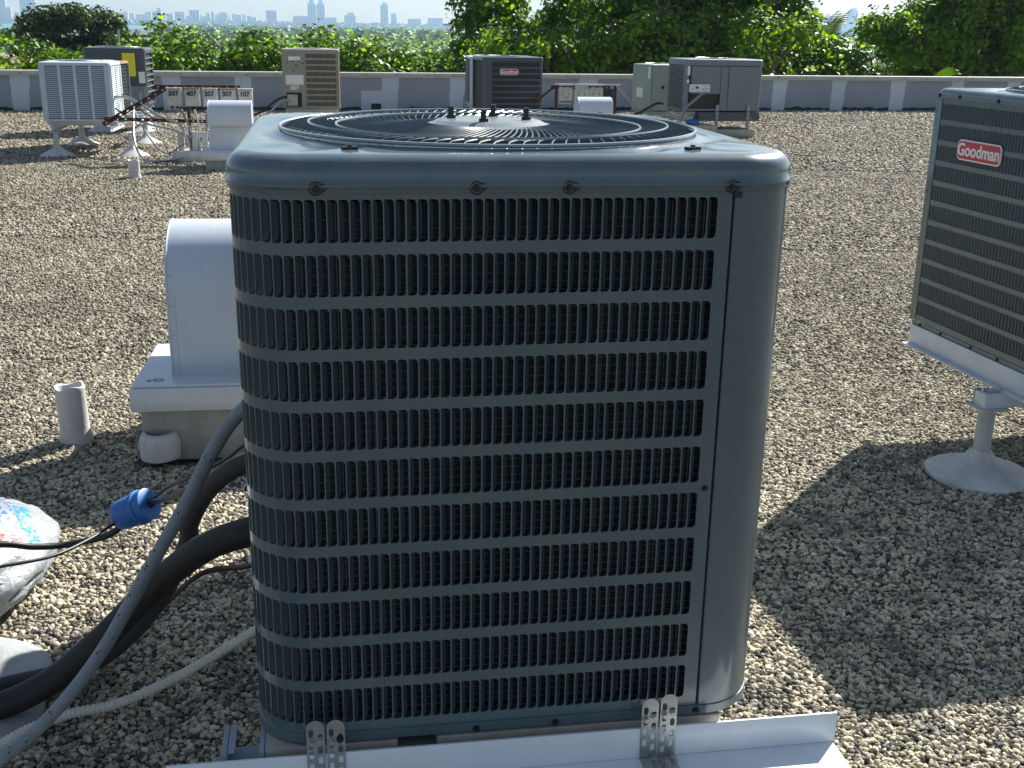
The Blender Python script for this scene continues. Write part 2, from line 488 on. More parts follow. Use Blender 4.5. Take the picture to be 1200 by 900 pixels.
    def mesh(s, name, mat, smooth=True, ang=35):
        me = bpy.data.meshes.new(name)
        me.from_pydata(s.v, [], s.f)
        me.materials.append(M[mat] if isinstance(mat, str) else mat)
        me.update()
        import bmesh
        bm = bmesh.new(); bm.from_mesh(me)
        bmesh.ops.recalc_face_normals(bm, faces=bm.faces)
        bm.to_mesh(me); bm.free()
        if smooth:
            me.shade_smooth()
            me.set_sharp_from_angle(angle=R(ang))
        return me
    def build(s, name, mat, parent=None, kind=None, label=None, loc=None, **kw):
        return link(name, s.mesh(name, mat, **kw), parent, kind, label, loc)

def link(name, data, parent=None, kind=None, label=None, loc=None):
    o = bpy.data.objects.new(name, data)
    COL.objects.link(o)
    if parent is not None: o.parent = parent
    if kind: o['kind'] = kind
    if label: o['label'] = label
    if loc is not None: o.location = loc
    return o

def tag(o, label, cat, group=None):
    o['label'] = label; o['category'] = cat
    if group: o['group'] = group
    return o

def thing(name, label, cat, loc=(0, 0, 0), rz=0.0, group=None):
    o = bpy.data.objects.new(name, None)
    COL.objects.link(o)
    o.empty_display_size = 0.1
    o.location = loc
    o.rotation_euler = (0, 0, rz)
    return tag(o, label, cat, group)

def copy_tree(src, label=None, loc=None, rz=None, parent=None, scale=None):
    c = src.copy(); COL.objects.link(c); c.parent = parent
    if label: c['label'] = label
    if loc is not None: c.location = loc
    if rz is not None: c.rotation_euler = (0, 0, rz)
    if scale is not None: c.scale = scale
    for ch in src.children:
        copy_tree(ch, parent=c)
    return c

def text_mesh(txt, size, thick=0.0008, bold=0.0):
    cu = bpy.data.curves.new('t', 'FONT')
    cu.body = txt; cu.size = size; cu.extrude = thick; cu.align_x = 'CENTER'; cu.align_y = 'CENTER'
    cu.offset = bold
    cu.resolution_u = 4
    ob = bpy.data.objects.new('t', cu)
    COL.objects.link(ob)
    dg = bpy.context.evaluated_depsgraph_get()
    me = bpy.data.meshes.new_from_object(ob.evaluated_get(dg))
    bpy.data.objects.remove(ob)
    bpy.data.curves.remove(cu)
    return me

def text_on(txt, size, mat, parent, loc, rot=(PI / 2, 0, 0), name='lettering', sx=1.0, bold=0.0):
    me = text_mesh(txt, size, 0.0006, bold)
    me.materials.clear(); me.materials.append(M[mat])
    o = link(name, me, parent, loc=loc)
    o.rotation_euler = rot
    o.scale = (sx, 1, 1)
    return o

def cubic(pts, per=8):
    """Catmull-Rom through the points"""
    P = [Vector(p) for p in pts]
    P = [P[0] * 2 - P[1]] + P + [P[-1] * 2 - P[-2]]
    out = []
    for i in range(1, len(P) - 2):
        for k in range(per):
            t = k / per
            a, b, c, d = P[i - 1], P[i], P[i + 1], P[i + 2]
            out.append(0.5 * ((2 * b) + (c - a) * t + (2 * a - 5 * b + 4 * c - d) * t * t + (3 * b - a - 3 * c + d) * t ** 3))
    out.append(P[-2])
    return out

def rrect(x0, x1, y0, y1, r, n=5):
    """rounded rectangle outline counter-clockwise"""
    out = []
    for cx, cy, a0 in ((x1 - r, y0 + r, -90), (x1 - r, y1 - r, 0), (x0 + r, y1 - r, 90), (x0 + r, y0 + r, 180)):
        for k in range(n + 1):
            a = R(a0 + 90 * k / n)
            out.append((cx + r * math.cos(a), cy + r * math.sin(a)))
    return out

def cell_hole(mb, f, s0, s1, z0, z1, h, radii, d=0.0025):
    """sheet cell with a rounded hole. h=(hs0,hs1,hz0,hz1); f maps (s,z,depth) to xyz; the hole edge turns inward by d"""
    hs0, hs1, hz0, hz1 = h
    rs = radii  # (r at s1z0, s1z1, s0z1, s0z0)
    n = 3
    inner = []
    for (cx, cy, sx, sy, a0, r) in ((hs1, hz0, -1, 1, -90, rs[0]), (hs1, hz1, -1, -1, 0, rs[1]), (hs0, hz1, 1, -1, 90, rs[2]), (hs0, hz0, 1, 1, 180, rs[3])):
        for k in range(n + 1):
            a = R(a0 + 90 * k / n)
            inner.append((cx + sx * r + r * math.cos(a), cy + sy * r + r * math.sin(a)))
    m = len(inner)
    cor = [(s1, z0), (s1, z1), (s0, z1), (s0, z0)]
    vs = [f(s, z, 0) for s, z in inner] + [f(s, z, d) for s, z in inner] + [f(s, z, 0) for s, z in cor]
    fs = []
    for i in range(m):
        j = (i + 1) % m
        fs.append((i, j, m + j, m + i))
        ci, cj = i // (n + 1), j // (n + 1)
        if ci == cj:
            fs.append((2 * m + ci, j, i))
        else:
            fs.append((2 * m + ci, 2 * m + cj, j, i))
    mb.add(vs, fs)

# ------------------------------------------------------------------ roof, building, parapet
WA = R(12.99)                       # run of the parapet wall
wdir = Vector((math.cos(WA), math.sin(WA), 0)); wnor = Vector((-math.sin(WA), math.cos(WA), 0))
W0 = Vector((-0.104, 24.342, 0))    # a point at the foot of the wall's inner face
def WP(s, o, z): return W0 + wdir * s + wnor * o + Vector((0, 0, z))
def wall_box(mb, s0, s1, o0, o1, z0, z1):
    mb.box((s0, o0, z0), (s1, o1, z1))

roof = MB()
nx, ny = 60, 60
def roof_h(x, y):
    return 0.012 * noise.noise(Vector((x * .35, y * .35, 0))) - 0.012 + 0.006 * noise.noise(Vector((x * 1.3, y * 1.3, 4)))
vs = []
for j in range(ny + 1):
    for i in range(nx + 1):
        sx = -26 + 52 * i / nx; o = -36.2 + 36.5 * j / ny
        p = WP(sx, o, 0)
        vs.append((p.x, p.y, roof_h(p.x, p.y)))
fs = [(j * (nx + 1) + i, j * (nx + 1) + i + 1, (j + 1) * (nx + 1) + i + 1, (j + 1) * (nx + 1) + i) for j in range(ny) for i in range(nx)]
roof.add(vs, fs)
ro = roof.build('roof', 'roof', kind='structure')

body = MB(); body.box((-26.2, -36.4, -15), (26.2, 0.30, -0.06))
ob = body.build('building_walls', 'stucco', kind='structure', smooth=False)
ob.location = W0; ob.rotation_euler = (0, 0, WA)

pw = thing('parapet_wall', 'long low grey parapet wall with white painted strips along the far roof edge', 'wall', W0, WA)
b = MB(); b.box((-26, 0, -0.05), (26, 0.24, 0.685)); b.build('wall_body', 'wall', pw, smooth=False)
b = MB()
s = -26.0
while s < 26:     # coping in lengths with small laps
    b.box((s, -0.045, 0.662), (s + 3.04, 0.285, 0.684), 0); b.box((s + 0.002, -0.04, 0.686), (s + 3.045, 0.28, 0.752), 0.012)
    s += 3.05
b.build('coping', 'coping', pw)
b = MB()
for k in range(86):
    sx = -25.8 + k * 0.6 + random.uniform(-.05, .05)
    b.cyl((sx, -0.048, 0.712 + random.uniform(-.01, .01)), (sx, -0.038, 0.712), 0.012, 6)
b.build('coping_screw', 'black', pw, kind='stuff')
def ws(x): return (x - W0.x) / math.cos(WA)
def patch(x0, x1, z0=0.0, z1=0.66, seed=0):
    rr = random.Random(seed)
    n = 9
    L = [(ws(x0) + rr.uniform(-.014, .014), z0 + (z1 - z0) * k / n) for k in range(n + 1)]
    Rr = [(ws(x1) + rr.uniform(-.014, .014) - 0.05 * (1 - k / n), z0 + (z1 - z0) * k / n) for k in range(n + 1)]
    mb = MB()
    vs = []
    for a, b_ in zip(L, Rr):
        vs += [(a[0], -0.006, a[1]), (b_[0], -0.006, b_[1]), (a[0], 0, a[1]), (b_[0], 0, b_[1])]
    fs = []
    for k in range(n):
        q = k * 4
        fs += [(q, q + 1, q + 5, q + 4), (q, q + 4, q + 6, q + 2), (q + 1, q + 3, q + 7, q + 5)]
    fs += [(0, 2, 3, 1), (n * 4, n * 4 + 1, n * 4 + 3, n * 4 + 2)]
    mb.add(vs, fs)
    mb.build('paint_patch', 'patch', pw, smooth=False)
for i, (a, c) in enumerate(((-9.62, -9.28), (-6.92, -6.58), (-5.58, -5.26), (-2.74, -2.40), (-1.38, -1.07), (1.30, 1.72), (2.9, 3.2), (4.25, 4.6), (5.62, 5.96), (7.0, 7.34), (8.41, 8.78), (9.9, 10.2), (11.3, 11.65), (-11.0, -10.7), (-12.4, -12.0), (-8.2, -7.9))):
    patch(a, c, 0.0, 0.661, i)
patch(-3.16, -2.72, 0.0, 0.40, 77)
b = MB(); b.box((ws(-2.965), -0.016, 0.02), (ws(-2.765), -0.006, 0.15)); b.build('scupper_hole', 'deep', pw, smooth=False)
b = MB()
for a, c in (((-3.0, .005), (-2.966, .19)), ((-2.764, .005), (-2.73, .19)), ((-2.966, .15), (-2.764, .19))):
    b.box((ws(a[0]), -0.022, a[1]), (ws(c[0]), -0.0065, c[1]))
b.build('scupper_frame', 'patch', pw, smooth=False)

# ------------------------------------------------------------------ the condensers with pressed louvers
def rsq_path(W_, D_, r, off, n=14):
    """outline of the rounded rectangle, counter-clockwise from above, starting at the front right; off = inward"""
    x0, x1, y0, y1 = -W_ / 2 + off, W_ / 2 - off, off, D_ - off
    return rrect(x0, x1, y0, y1, max(r - off, 0.002), n)

class Perim:
    """position on the casing as a run length going left from x=xs along the front, round the left corner, on to the back"""
    def __init__(s, W_, D_, r, xs):
        s.W, s.D, s.r, s.xs = W_, D_, r, xs
        s.a = xs - (-W_ / 2 + r)
        q = PI / 2 * r
        s.seg = [s.a, q, D_ - 2 * r, q, W_ - 2 * r, q, D_ - 2 * r]
    def at(s, t, z, d):
        W_, D_, r = s.W, s.D, s.r
        e = s.seg
        if t <= e[0]: return (s.xs - t, d, z)
        t -= e[0]
        def arc(cx, cy, a0, t):
            a = a0 - t / r
            return (cx + (r - d) * math.cos(a), cy + (r - d) * math.sin(a), z)
        if t <= e[1]: return arc(-W_ / 2 + r, r, -PI / 2, t)
        t -= e[1]
        if t <= e[2]: return (-W_ / 2 + d, r + t, z)
        t -= e[2]
        if t <= e[3]: return arc(-W_ / 2 + r, D_ - r, PI, t)
        t -= e[3]
        if t <= e[4]: return (-W_ / 2 + r + t, D_ - d, z)
        t -= e[4]
        if t <= e[5]: return arc(W_ / 2 - r, D_ - r, PI / 2, t)
        t -= e[5]
        return (W_ / 2 - d, D_ - r - t, z)

def cap_mesh(W_, D_, r, z0, zt, Rc, over=0.004, rim=0.028, mat='slate_cap', dome=0.0):
    """top cap: rim, rolled shoulder, dished top, raised lip round the fan opening"""
    n = 16
    prof = [(0.004, z0 - .001), (0.0, z0), (0.0, z0 + rim * .25), (-0.0015, z0 + rim * .3), (-0.0015, z0 + rim * .42), (0.0, z0 + rim * .47), (0.0, z0 + rim)]
    H = zt - (z0 + rim)
    K = min(0.034, H * 1.3)
    for k in range(1, 9):
        a = PI / 2 * k / 8
        prof.append((K * (1 - math.cos(a)), z0 + rim + (H - .002) * math.sin(a)))
    loops = []
    for inset, z in prof:
        L = rsq_path(W_ + 2 * over, D_ + 2 * over, r + over, inset, n)
        L = [(x, y - over) for x, y in L]
        # denser along the straights
        loops.append([(x, y, z) for x, y in densify(L)])
    last = loops[-1]
    cx, cy = 0.0, D_ / 2
    m = 9
    for k in range(1, m + 1):
        t = k / m
        lp = []
        for x, y, z in last:
            a = math.atan2(y - cy, x - cx)
            px, py = cx + Rc * math.cos(a), cy + Rc * math.sin(a)
            e = t ** 0.85
            q = (x + (px - x) * e, y + (py - y) * e)
            dist = math.hypot(x - px, y - py) * (1 - e)
            # valley in front of the lip
            zz = zt - .002 + dome * t
            zz -= 0.006 * math.exp(-((dist - 0.035) / 0.016) ** 2) * min(1, math.hypot(x - px, y - py) / 0.08)
            zz += 0.004 * math.exp(-(dist / 0.010) ** 2)
            ang_ = math.degrees(math.atan2(y - cy, x - cx)) % 90 - 45
            zz += (.0035 * math.exp(-((abs(ang_) - 9) / 2.6) ** 2) - .0015 * math.exp(-(ang_ / 5) ** 2)) * math.sin(PI * t)
            lp.append((q[0], q[1], zz))
        loops.append(lp)
    for rr_, zz in ((Rc - .006, zt + dome + .001), (Rc - .010, zt - .006), (Rc - .012, zt - .10)):
        loops.append([(cx + rr_ * math.cos(math.atan2(y - cy, x - cx)), cy + rr_ * math.sin(math.atan2(y - cy, x - cx)), zz) for x, y, z in last])
    mb = MB()
    nn = len(last)
    vs = [p for lp in loops for p in lp]
    fs = []
    for i in range(len(loops) - 1):
        for k in range(nn):
            k2 = (k + 1) % nn
            fs.append((i * nn + k, i * nn + k2, (i + 1) * nn + k2, (i + 1) * nn + k))
    mb.add(vs, fs)
    return mb

def densify(L, n=18):
    out = []
    m = len(L)
    big = max(math.dist(L[i], L[(i + 1) % m]) for i in range(m))
    for i in range(m):
        a, c = L[i], L[(i + 1) % m]
        k = n if math.dist(a, c) > big * 0.6 and math.dist(a, c) > 0.05 else 1
        if len(L) and math.dist(a, c) > 0.25: k = n
        for j in range(k):
            out.append((a[0] + (c[0] - a[0]) * j / k, a[1] + (c[1] - a[1]) * j / k))
    return out

def condenser(name, label, loc, rz, W_=0.90, D_=0.90, r=0.11, H=1.030, xs=0.3195, seam=0.3445, pitch=0.0172, rows=11, rp=0.085, sh=0.066,
              ztop=0.9617, cap_z=0.972, Rc=0.385, individual=True, panel='slate', blade='slate_blade', rim=0.028, cap_mat='slate_cap'):
    t = thing(name, label, 'air conditioner', loc, rz)
    P = Perim(W_, D_, r, xs)
    total = sum(P.seg[:6])                 # front, left, back, round the last corner
    ncol = int(total / pitch)
    # pressed sheet: bands and ribs in one mesh
    mb = MB()
    flat_cols = int(P.seg[0] / pitch)
    blades = MB()
    rib = pitch * 0.125
    def blade_geo(put, s0, zb, zt_):
        # curved blade hung on the left edge of its slot, leaning in to the right
        prof = [(pitch - rib, 0.0004), (pitch - rib - pitch * .07, 0.0030), (pitch - rib - pitch * .22, 0.0062), (pitch * .42, 0.0088)]
        zs = [(zb, 0.25), (zb + 0.006, 0.85), (zb + 0.014, 1), (zt_ - 0.014, 1), (zt_ - 0.006, 0.85), (zt_, 0.25)]
        vs = []
        for z, q in zs:
            for ss, dd in prof:
                ss2 = (pitch - rib) - ((pitch - rib) - ss) * q
                vs.append(put(s0 + ss2, z, dd * q + 0.0004))
        fs = []
        for i in range(len(zs) - 1):
            for k in range(3):
                fs.append((i * 4 + k, i * 4 + k + 1, i * 4 + 5 + k, i * 4 + 4 + k))
        return vs, fs
    count = 0
    proto = None
    for i in range(rows):
        zt_ = ztop - i * rp; zb = zt_ - sh
        for c in range(ncol):
            s0 = c * pitch
            cell_hole(mb, P.at, s0, s0 + pitch, zb - (rp - sh) / 2, zt_ + (rp - sh) / 2, (s0, s0 + pitch - rib, zb, zt_), (.0012, .0012, .0062, .0062))
            if individual and c < flat_cols and count < 300:
                if proto is None:
                    q = MB(); vs, fs = blade_geo(lambda s_, z, d: (-s_, d, z), 0, -sh, 0)
                    q.add(vs, fs); proto = q.mesh('louver_blade', blade)
                lb = link('louver_blade', proto, t, loc=(xs - s0, 0, zt_)); count += 1
                lb.rotation_euler = (0, random.gauss(0, .006), random.gauss(0, .035) + (.25 if random.random() < .012 else 0))
            else:
                vs, fs = blade_geo(P.at, s0, zb, zt_)
                blades.add(vs, fs)
    # plain sheet above and below the rows
    def strip(s0, s1, z0, z1, n):
        vs = []; fs = []
        for k in range(n + 1):
            s_ = s0 + (s1 - s0) * k / n
            vs += [P.at(s_, z0, 0), P.at(s_, z1, 0)]
        fs = [(2 * k, 2 * k + 1, 2 * k + 3, 2 * k + 2) for k in range(n)]
        mb.add(vs, fs)
    zlow = ztop - (rows - 1) * rp - sh - (rp - sh) / 2
    end = ncol * pitch
    strip(0, end, ztop + (rp - sh) / 2, cap_z, 220)
    strip(0, end, 0.027, zlow, 220)
    # plain margin between last slots and seam
    mb.add([(seam - .001, 0, 0.027), (xs, 0, 0.027), (xs, 0, cap_z), (seam - .001, 0, cap_z)], [(0, 1, 2, 3)])
    mb.add([(seam - .001, 0, 0.027), (seam - .001, 0, cap_z), (seam - .001, .012, cap_z), (seam - .001, .012, 0.027)], [(0, 1, 2, 3)])
    mb.build('louver_panel', panel, t, ang=50)
    blades.build('louver_blade_rows', blade, t, kind='stuff')
    # plain corner and service panel on the right
    q = MB()
    pts = [(seam + .0035, 0.012), (seam + .0035, 0.0008), (seam + .005, -0.001)]
    for k in range(13):
        a = R(-90 + 90 * k / 12)
        pts.append((W_ / 2 - r + (r + .001) * math.cos(a), r + (r + .001) * math.sin(a)))
    pts += [(W_ / 2 + .001, D_ * .36), (W_ / 2 - .012, D_ * .36)]
    n = len(pts)
    q.add([(x, y, z) for z in (0.027, cap_z) for x, y in pts], [(k, k + 1, n + k + 1, n + k) for k in range(n - 1)])
    q.build('corner_panel', panel, t)
    q = MB()
    q.add([(W_ / 2 + o, y, z) for z in (0.027, cap_z) for o, y in ((-.012, D_ * .366), (.001, D_ * .366), (.001, D_ - r), (-.012, D_ - r))], [(k, k + 1, k + 5, k + 4) for k in range(3)])
    q.build('service_panel', panel, t)
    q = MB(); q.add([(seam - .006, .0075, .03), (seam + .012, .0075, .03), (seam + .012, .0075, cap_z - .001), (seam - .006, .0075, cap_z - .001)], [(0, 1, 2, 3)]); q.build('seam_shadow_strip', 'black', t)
    # base pan
    q = MB()
    lo = [[(x, y, z) for x, y in rsq_path(W_ + .004, D_ + .004, r, ins, 10)] for ins, z in ((0.012, 0.004), (0.0, 0.008), (0.0, 0.0245), (0.004, 0.0265), (0.05, 0.0265))]
    m = len(lo[0])
    vs = [(x, y - .002, z) for l in lo for x, y, z in l]
    fs = [(i * m + k, i * m + (k + 1) % m, (i + 1) * m + (k + 1) % m, (i + 1) * m + k) for i in range(4) for k in range(m)]
    fs.append(tuple(range(m - 1, -1, -1)))
    q.add(vs, fs)
    q.build('base_pan', panel, t)
    # coil and its wire guard behind the louvers
    q = MB()
    lo = rsq_path(W_, D_, r, 0.045, 8)
    m = len(lo)
    q.add([(x, y, z) for z in (0.03, cap_z - .02) for x, y in lo], [(k, (k + 1) % m, m + (k + 1) % m, m + k) for k in range(m)])
    q.build('coil', 'coil', t)
    q = MB()
    lo = rsq_path(W_, D_, r, 0.024, 5)
    nz = int((cap_z - .06) / 0.0145) if individual else 34
    for k in range(nz):
        z = 0.04 + k * (cap_z - .07) / nz
        q.tube([(x, y, z) for x, y in lo], 0.0009, 3, closed=True)
    ld = []
    m = len(lo)
    for i in range(m):
        a, c = lo[i], lo[(i + 1) % m]
        kk = max(1, int(math.dist(a, c) / 0.05))
        ld += [(a[0] + (c[0] - a[0]) * j / kk, a[1] + (c[1] - a[1]) * j / kk) for j in range(kk)]
    for x, y in ld:
        q.tube([(x, y, .035), (x, y, cap_z - .02)], 0.0007, 3)
    q.build('coil_guard_wires', 'guard_dark', t, kind='stuff')
    # cap
    cap = cap_mesh(W_, D_, r, cap_z, H, Rc, rim=rim, mat=cap_mat).build('top_cap', cap_mat, t, ang=60)
    # orifice, fan, motor
    q = MB()
    q.lathe([(Rc - .013, H - .1), (Rc - .02, H - .22)], 48, (0, D_ / 2, 0))
    q.lathe([(Rc + .05, H - .22), (0.001, H - .221)], 48, (0, D_ / 2, 0))
    q.build('fan_well', 'deep', t)
    q = MB(); q.lathe([(0.001, H - .20), (.075, H - .20), (.08, H - .19), (.08, H - .05), (.07, H - .035), (0.001, H - .033)], 24, (0, D_ / 2, 0)); q.build('fan_motor', 'black', t)
    fan = MB()
    for k in range(3):
        a0 = 2 * PI * k / 3 + .4
        vs = []; fs = []
        for i in range(6):
            rr_ = .07 + (Rc - .10) * i / 5
            wd = .5 + .25 * i / 5
            for j in range(5):
                a = a0 + wd * (j / 4 - .5) * 2
                vs.append((rr_ * math.cos(a), D_ / 2 + rr_ * math.sin(a), H - .12 + .05 * (j / 4 - .5)))
        fs = [(i * 5 + j, i * 5 + j + 1, i * 5 + 6 + j, i * 5 + 5 + j) for i in range(5) for j in range(4)]
        fan.add(vs, fs)
    fan.build('fan_blades', 'blade_alu', t)
    # wire fan guard
    g = MB()
    g.tube([(Rc * 1.005 * math.cos(2 * PI * k / 72), D_ / 2 + Rc * 1.005 * math.sin(2 * PI * k / 72), H + .006) for k in range(72)], .0032, 6, closed=True)
    guard = g.build('fan_guard', 'wire', t)
    for rr_ in (0.285, 0.335):
        g = MB()
        g.tube([(rr_ * Rc / .385 * math.cos(2 * PI * k / 72), D_ / 2 + rr_ * Rc / .385 * math.sin(2 * PI * k / 72), H + .0085 + .0045 * math.cos((rr_ * Rc / .385 - .118) / (Rc - .118) * 7.5)) for k in range(72)], .0022, 5, closed=True)
        g.build('support_ring', 'wire', guard)
    wire = MB()
    pts = []
    for k in range(16):
        f_ = k / 15
        rr_ = 0.118 + (Rc * 1.0 - 0.118) * f_
        a = 0.62 * (1 - f_) ** 1.3
        z = H + .0065 + .0045 * math.cos(f_ * 7.5)
        if f_ > .99: z = H + .001
        pts.append((rr_ * math.cos(a), rr_ * math.sin(a), z))
    wire.tube(pts, .0013, 4, cap=False)
    wm = wire.mesh('guard_wire', 'guard_slate')
    nw = 100 if individual else 70
    for k in range(nw):
        o = link('guard_wire', wm, guard, loc=(0, D_ / 2, 0)); o.rotation_euler = (0, 0, 2 * PI * k / nw)
    q = MB(); q.lathe([(0.126, H + .004), (0.124, H + .0085), (0.112, H + .010), (0.10, H + .016), (0.085, H + .0185), (0.05, H + .0175), (0.001, H + .0175)], 40, (0, D_ / 2, 0), wob=.004)
    hub = q.build('hub_plate', 'hub', t)
    for a in (75, 165, 255, 345):
        q = MB()
        x, y = .072 * math.cos(R(a)), D_ / 2 + .072 * math.sin(R(a))
        q.cyl((x, y, H + .017), (x, y, H + .024), .0095, 6); q.cyl((x, y, H + .024), (x, y, H + .040), .0055, 8)
        q.build('bolt', 'black', hub)
    return t, guard

UYAW = 9.2
mu, mguard = condenser('condenser_unit', 'large slate blue condenser in the foreground, nearest the camera', (0.0091 + .01 * math.cos(R(9.2)), 1.7626 + .01 * math.sin(R(9.2)), 0.455), R(UYAW),
                        W_=.92, D_=.90, xs=.3095, seam=.3345, Rc=.39)

def screw_at(parent, x, z, rad=.0065, y=-.004, ring=True, mat='black'):
    q = MB(); q.cyl((x, y + .004, z), (x, y, z), rad * 1.35, 14); q.cyl((x, y, z), (x, y - .004, z), rad * .9, 6)
    if ring:   # paint scuffed round the head
        rr_ = rad * 2.0
        q.tube([(x + rr_ * math.cos(2 * PI * k / 16), y + .0006, z + rr_ * math.sin(2 * PI * k / 16)) for k in range(16)], .0008, 4, closed=True)
        q.tube([(x + rad * 1.9 + rad * 1.2 * math.cos(R(-100 + 22 * k)), y + .0006, z + rad * .3 + rad * 1.2 * math.sin(R(-100 + 22 * k))) for k in range(11)], .0007, 4)
    return q.build('screw', mat, parent)
for x in (-.324, -.080, .066, .330): screw_at(mu, x, .9790, .0050, y=-.0055)
for x, z in ((-.074, .014), (.07, .014), (.335, .016)): screw_at(mu, x, z, .005, -.003, False)
screw_at(mu, .322, .459, .004, -.001, False)
q = MB(); q.box((.3345, -.0035, .961), (.3485, .002, .9705)); q.build('seam_clip', 'black', mu)
for x, y in ((-.27, .075), (.285, .07), (-.255, .80), (.30, .80)):
    q = MB(); q.box((x - .013, y - .008, 1.029), (x + .013, y + .008, 1.034), .002, R(20)); q.cyl((x, y, 1.034), (x, y, 1.037), .004, 6)
    q.build('guard_clip', 'black', mu)

# right hand unit
ru, rguard = condenser('condenser_unit', 'slate blue condenser with a red and white badge at the right edge', (1.885, 4.52, 0.425), R(-77.5),
                       r=.035, H=1.033, xs=.375, seam=.40, pitch=.0205, rows=11, ztop=.968, cap_z=.990, Rc=.36, individual=False, rim=.018)
for x, z in ((-.425, .985), (-.28, .985), (-.02, .985), (.25, .985)): screw_at(ru, x, 1.0, .007, -.006, False)
for z in (.94, .60, .30, .06): screw_at(ru, -.434, z, .004, -.001, False)
for x in (-.36, -.20, .02, .2): screw_at(ru, x, .016, .006, -.003, False)
q = MB()
for a, c in (((-.4495, -.003), (-.405, 0)),): q.box((a[0], a[1], .03), (c[0], c[1] - .0005, .985), .002)
q.build('corner_post', 'slate', ru)

def badge(parent, cx, cz, w_, h_, y=-.004, txt='Goodman', ts=None):
    ts = ts or h_ * .82
    q = MB(); q.prism([(cx + a, cz + b_) for a, b_ in rrect(-w_ / 2, w_ / 2, -h_ / 2, h_ / 2, h_ * .28)], y, y - .004, 'y')
    bd = q.build('badge', 'white_letter', parent)
    e = h_ * .07
    q = MB(); q.prism([(cx + a, cz + b_) for a, b_ in rrect(-w_ / 2 + e, w_ / 2 - e, -h_ / 2 + e, h_ / 2 - e, h_ * .22)], y - .002, y - .0058, 'y')
    q.build('badge_field', 'red_badge', bd)
    text_on(txt, ts, 'white_letter', bd, (cx, y - .0066, cz), name='badge_lettering', bold=ts * .022)
    return bd
badge(ru, -.097, .795, .292, .082, txt='Goodman', ts=.070)

# ------------------------------------------------------------------ stands
def cone_foot(parent, x, y, r=.20, h=.075, seed=1, name='cone_foot', mat='white_dirty'):
    q = MB()
    q.lathe([(r * .99, -.025), (r, .006), (r * .93, .016), (r * .75, h * .33), (r * .5, h * .60), (r * .3, h * .82), (.052, h), (.043, h + .012), (.036, h + .02)], 36, (x, y, 0), wob=.05, seed=seed)
    return q.build(name, mat, parent, ang=70)

def leg(parent, x, y, ztop, r=.034, cr=.20, ch=.075, seed=1, mat='white_dirty'):
    q = MB(); q.cyl((x, y, 0.0), (x, y, ztop), r, 16); q.box((x - .06, y - .06, ztop), (x + .06, y + .06, ztop + .008))
    l = q.build('leg', mat, parent)
    cone_foot(l, x, y, cr, ch, seed, mat=mat)
    return l

def chan(mb, a, b_, wd, h, t=.005, up=False):
    """channel along local x or y from a to b_ at (x,y,z) bottom centre"""
    ax = 0 if abs(b_[0] - a[0]) > abs(b_[1] - a[1]) else 1
    z = a[2]
    lo, hi = (a, b_) if a[ax] < b_[ax] else (b_, a)
    c = a[1 - ax]
    def bx(o0, o1, z0, z1):
        if ax == 0: mb.box((lo[0], c + o0, z0), (hi[0], c + o1, z1))
        else: mb.box((c + o0, lo[1], z0), (c + o1, hi[1], z1))
    # I section
    bx(-wd / 2, wd / 2, z, z + t); bx(-wd / 2, wd / 2, z + h - t, z + h); bx(-t / 2, t / 2, z + t + .0002, z + h - t - .0002)

# foreground stand: a white angle at the front, channels under the unit, legs
st = thing('equipment_stand', 'white aluminium stand with a wide front angle rail under the foreground condenser', 'stand', (0.0091, 1.7626, 0), R(UYAW))
q = MB()
q.box((-.60, -.036, .402), (.609, -.030, .4635), .0015)
q.box((-.60, -.170, .3965), (.606, -.030, .4015), .001)
q.box((-.60, -.176, .340), (.606, -.1705, .4010), .001)
q.build('front_rail', 'rail_white', st)
q = MB()
q.box((-.512, -.006, .405), (-.438, .085, .409)); q.box((-.512, -.006, .4095), (-.502, .085, .457), .001); q.box((-.447, -.006, .4095), (-.438, .085, .457), .001)
q.box((-.500, -.004, .457), (-.488, .08, .461), .001)
q.build('cross_channel', 'channel', st)
q = MB(); q.box((-.437, -.004, .432), (-.205, .9, .4585), .002); q.build('cross_pad', 'beige', st)
q = MB(); q.box((-.135, -.004, .432), (.392, .9, .4585), .002); q.build('cross_pad', 'beige', st)
q = MB(); q.box((-.512, -.0075, .405), (-.437, -.006, .4315)); q.box((-.437, -.006, .402), (.392, .9, .4315)); q.build('channel_end', 'beige', st)
q = MB(); chan(q, (-.42, .80, .31), (.42, .80, .31), .1, .09); q.build('rear_rail', 'white_alu', st)
q = MB()
for x in (-.37, .38): chan(q, (x, -.1, .30), (x, 1.0, .30), .09, .09)
q.build('cross_beam', 'white_alu', st)
for i, (x, y) in enumerate(((-.25, .15), (.30, .15), (-.30, .80), (.30, .85))):
    leg(st, x, y, .292, seed=i + 3, cr=.19)

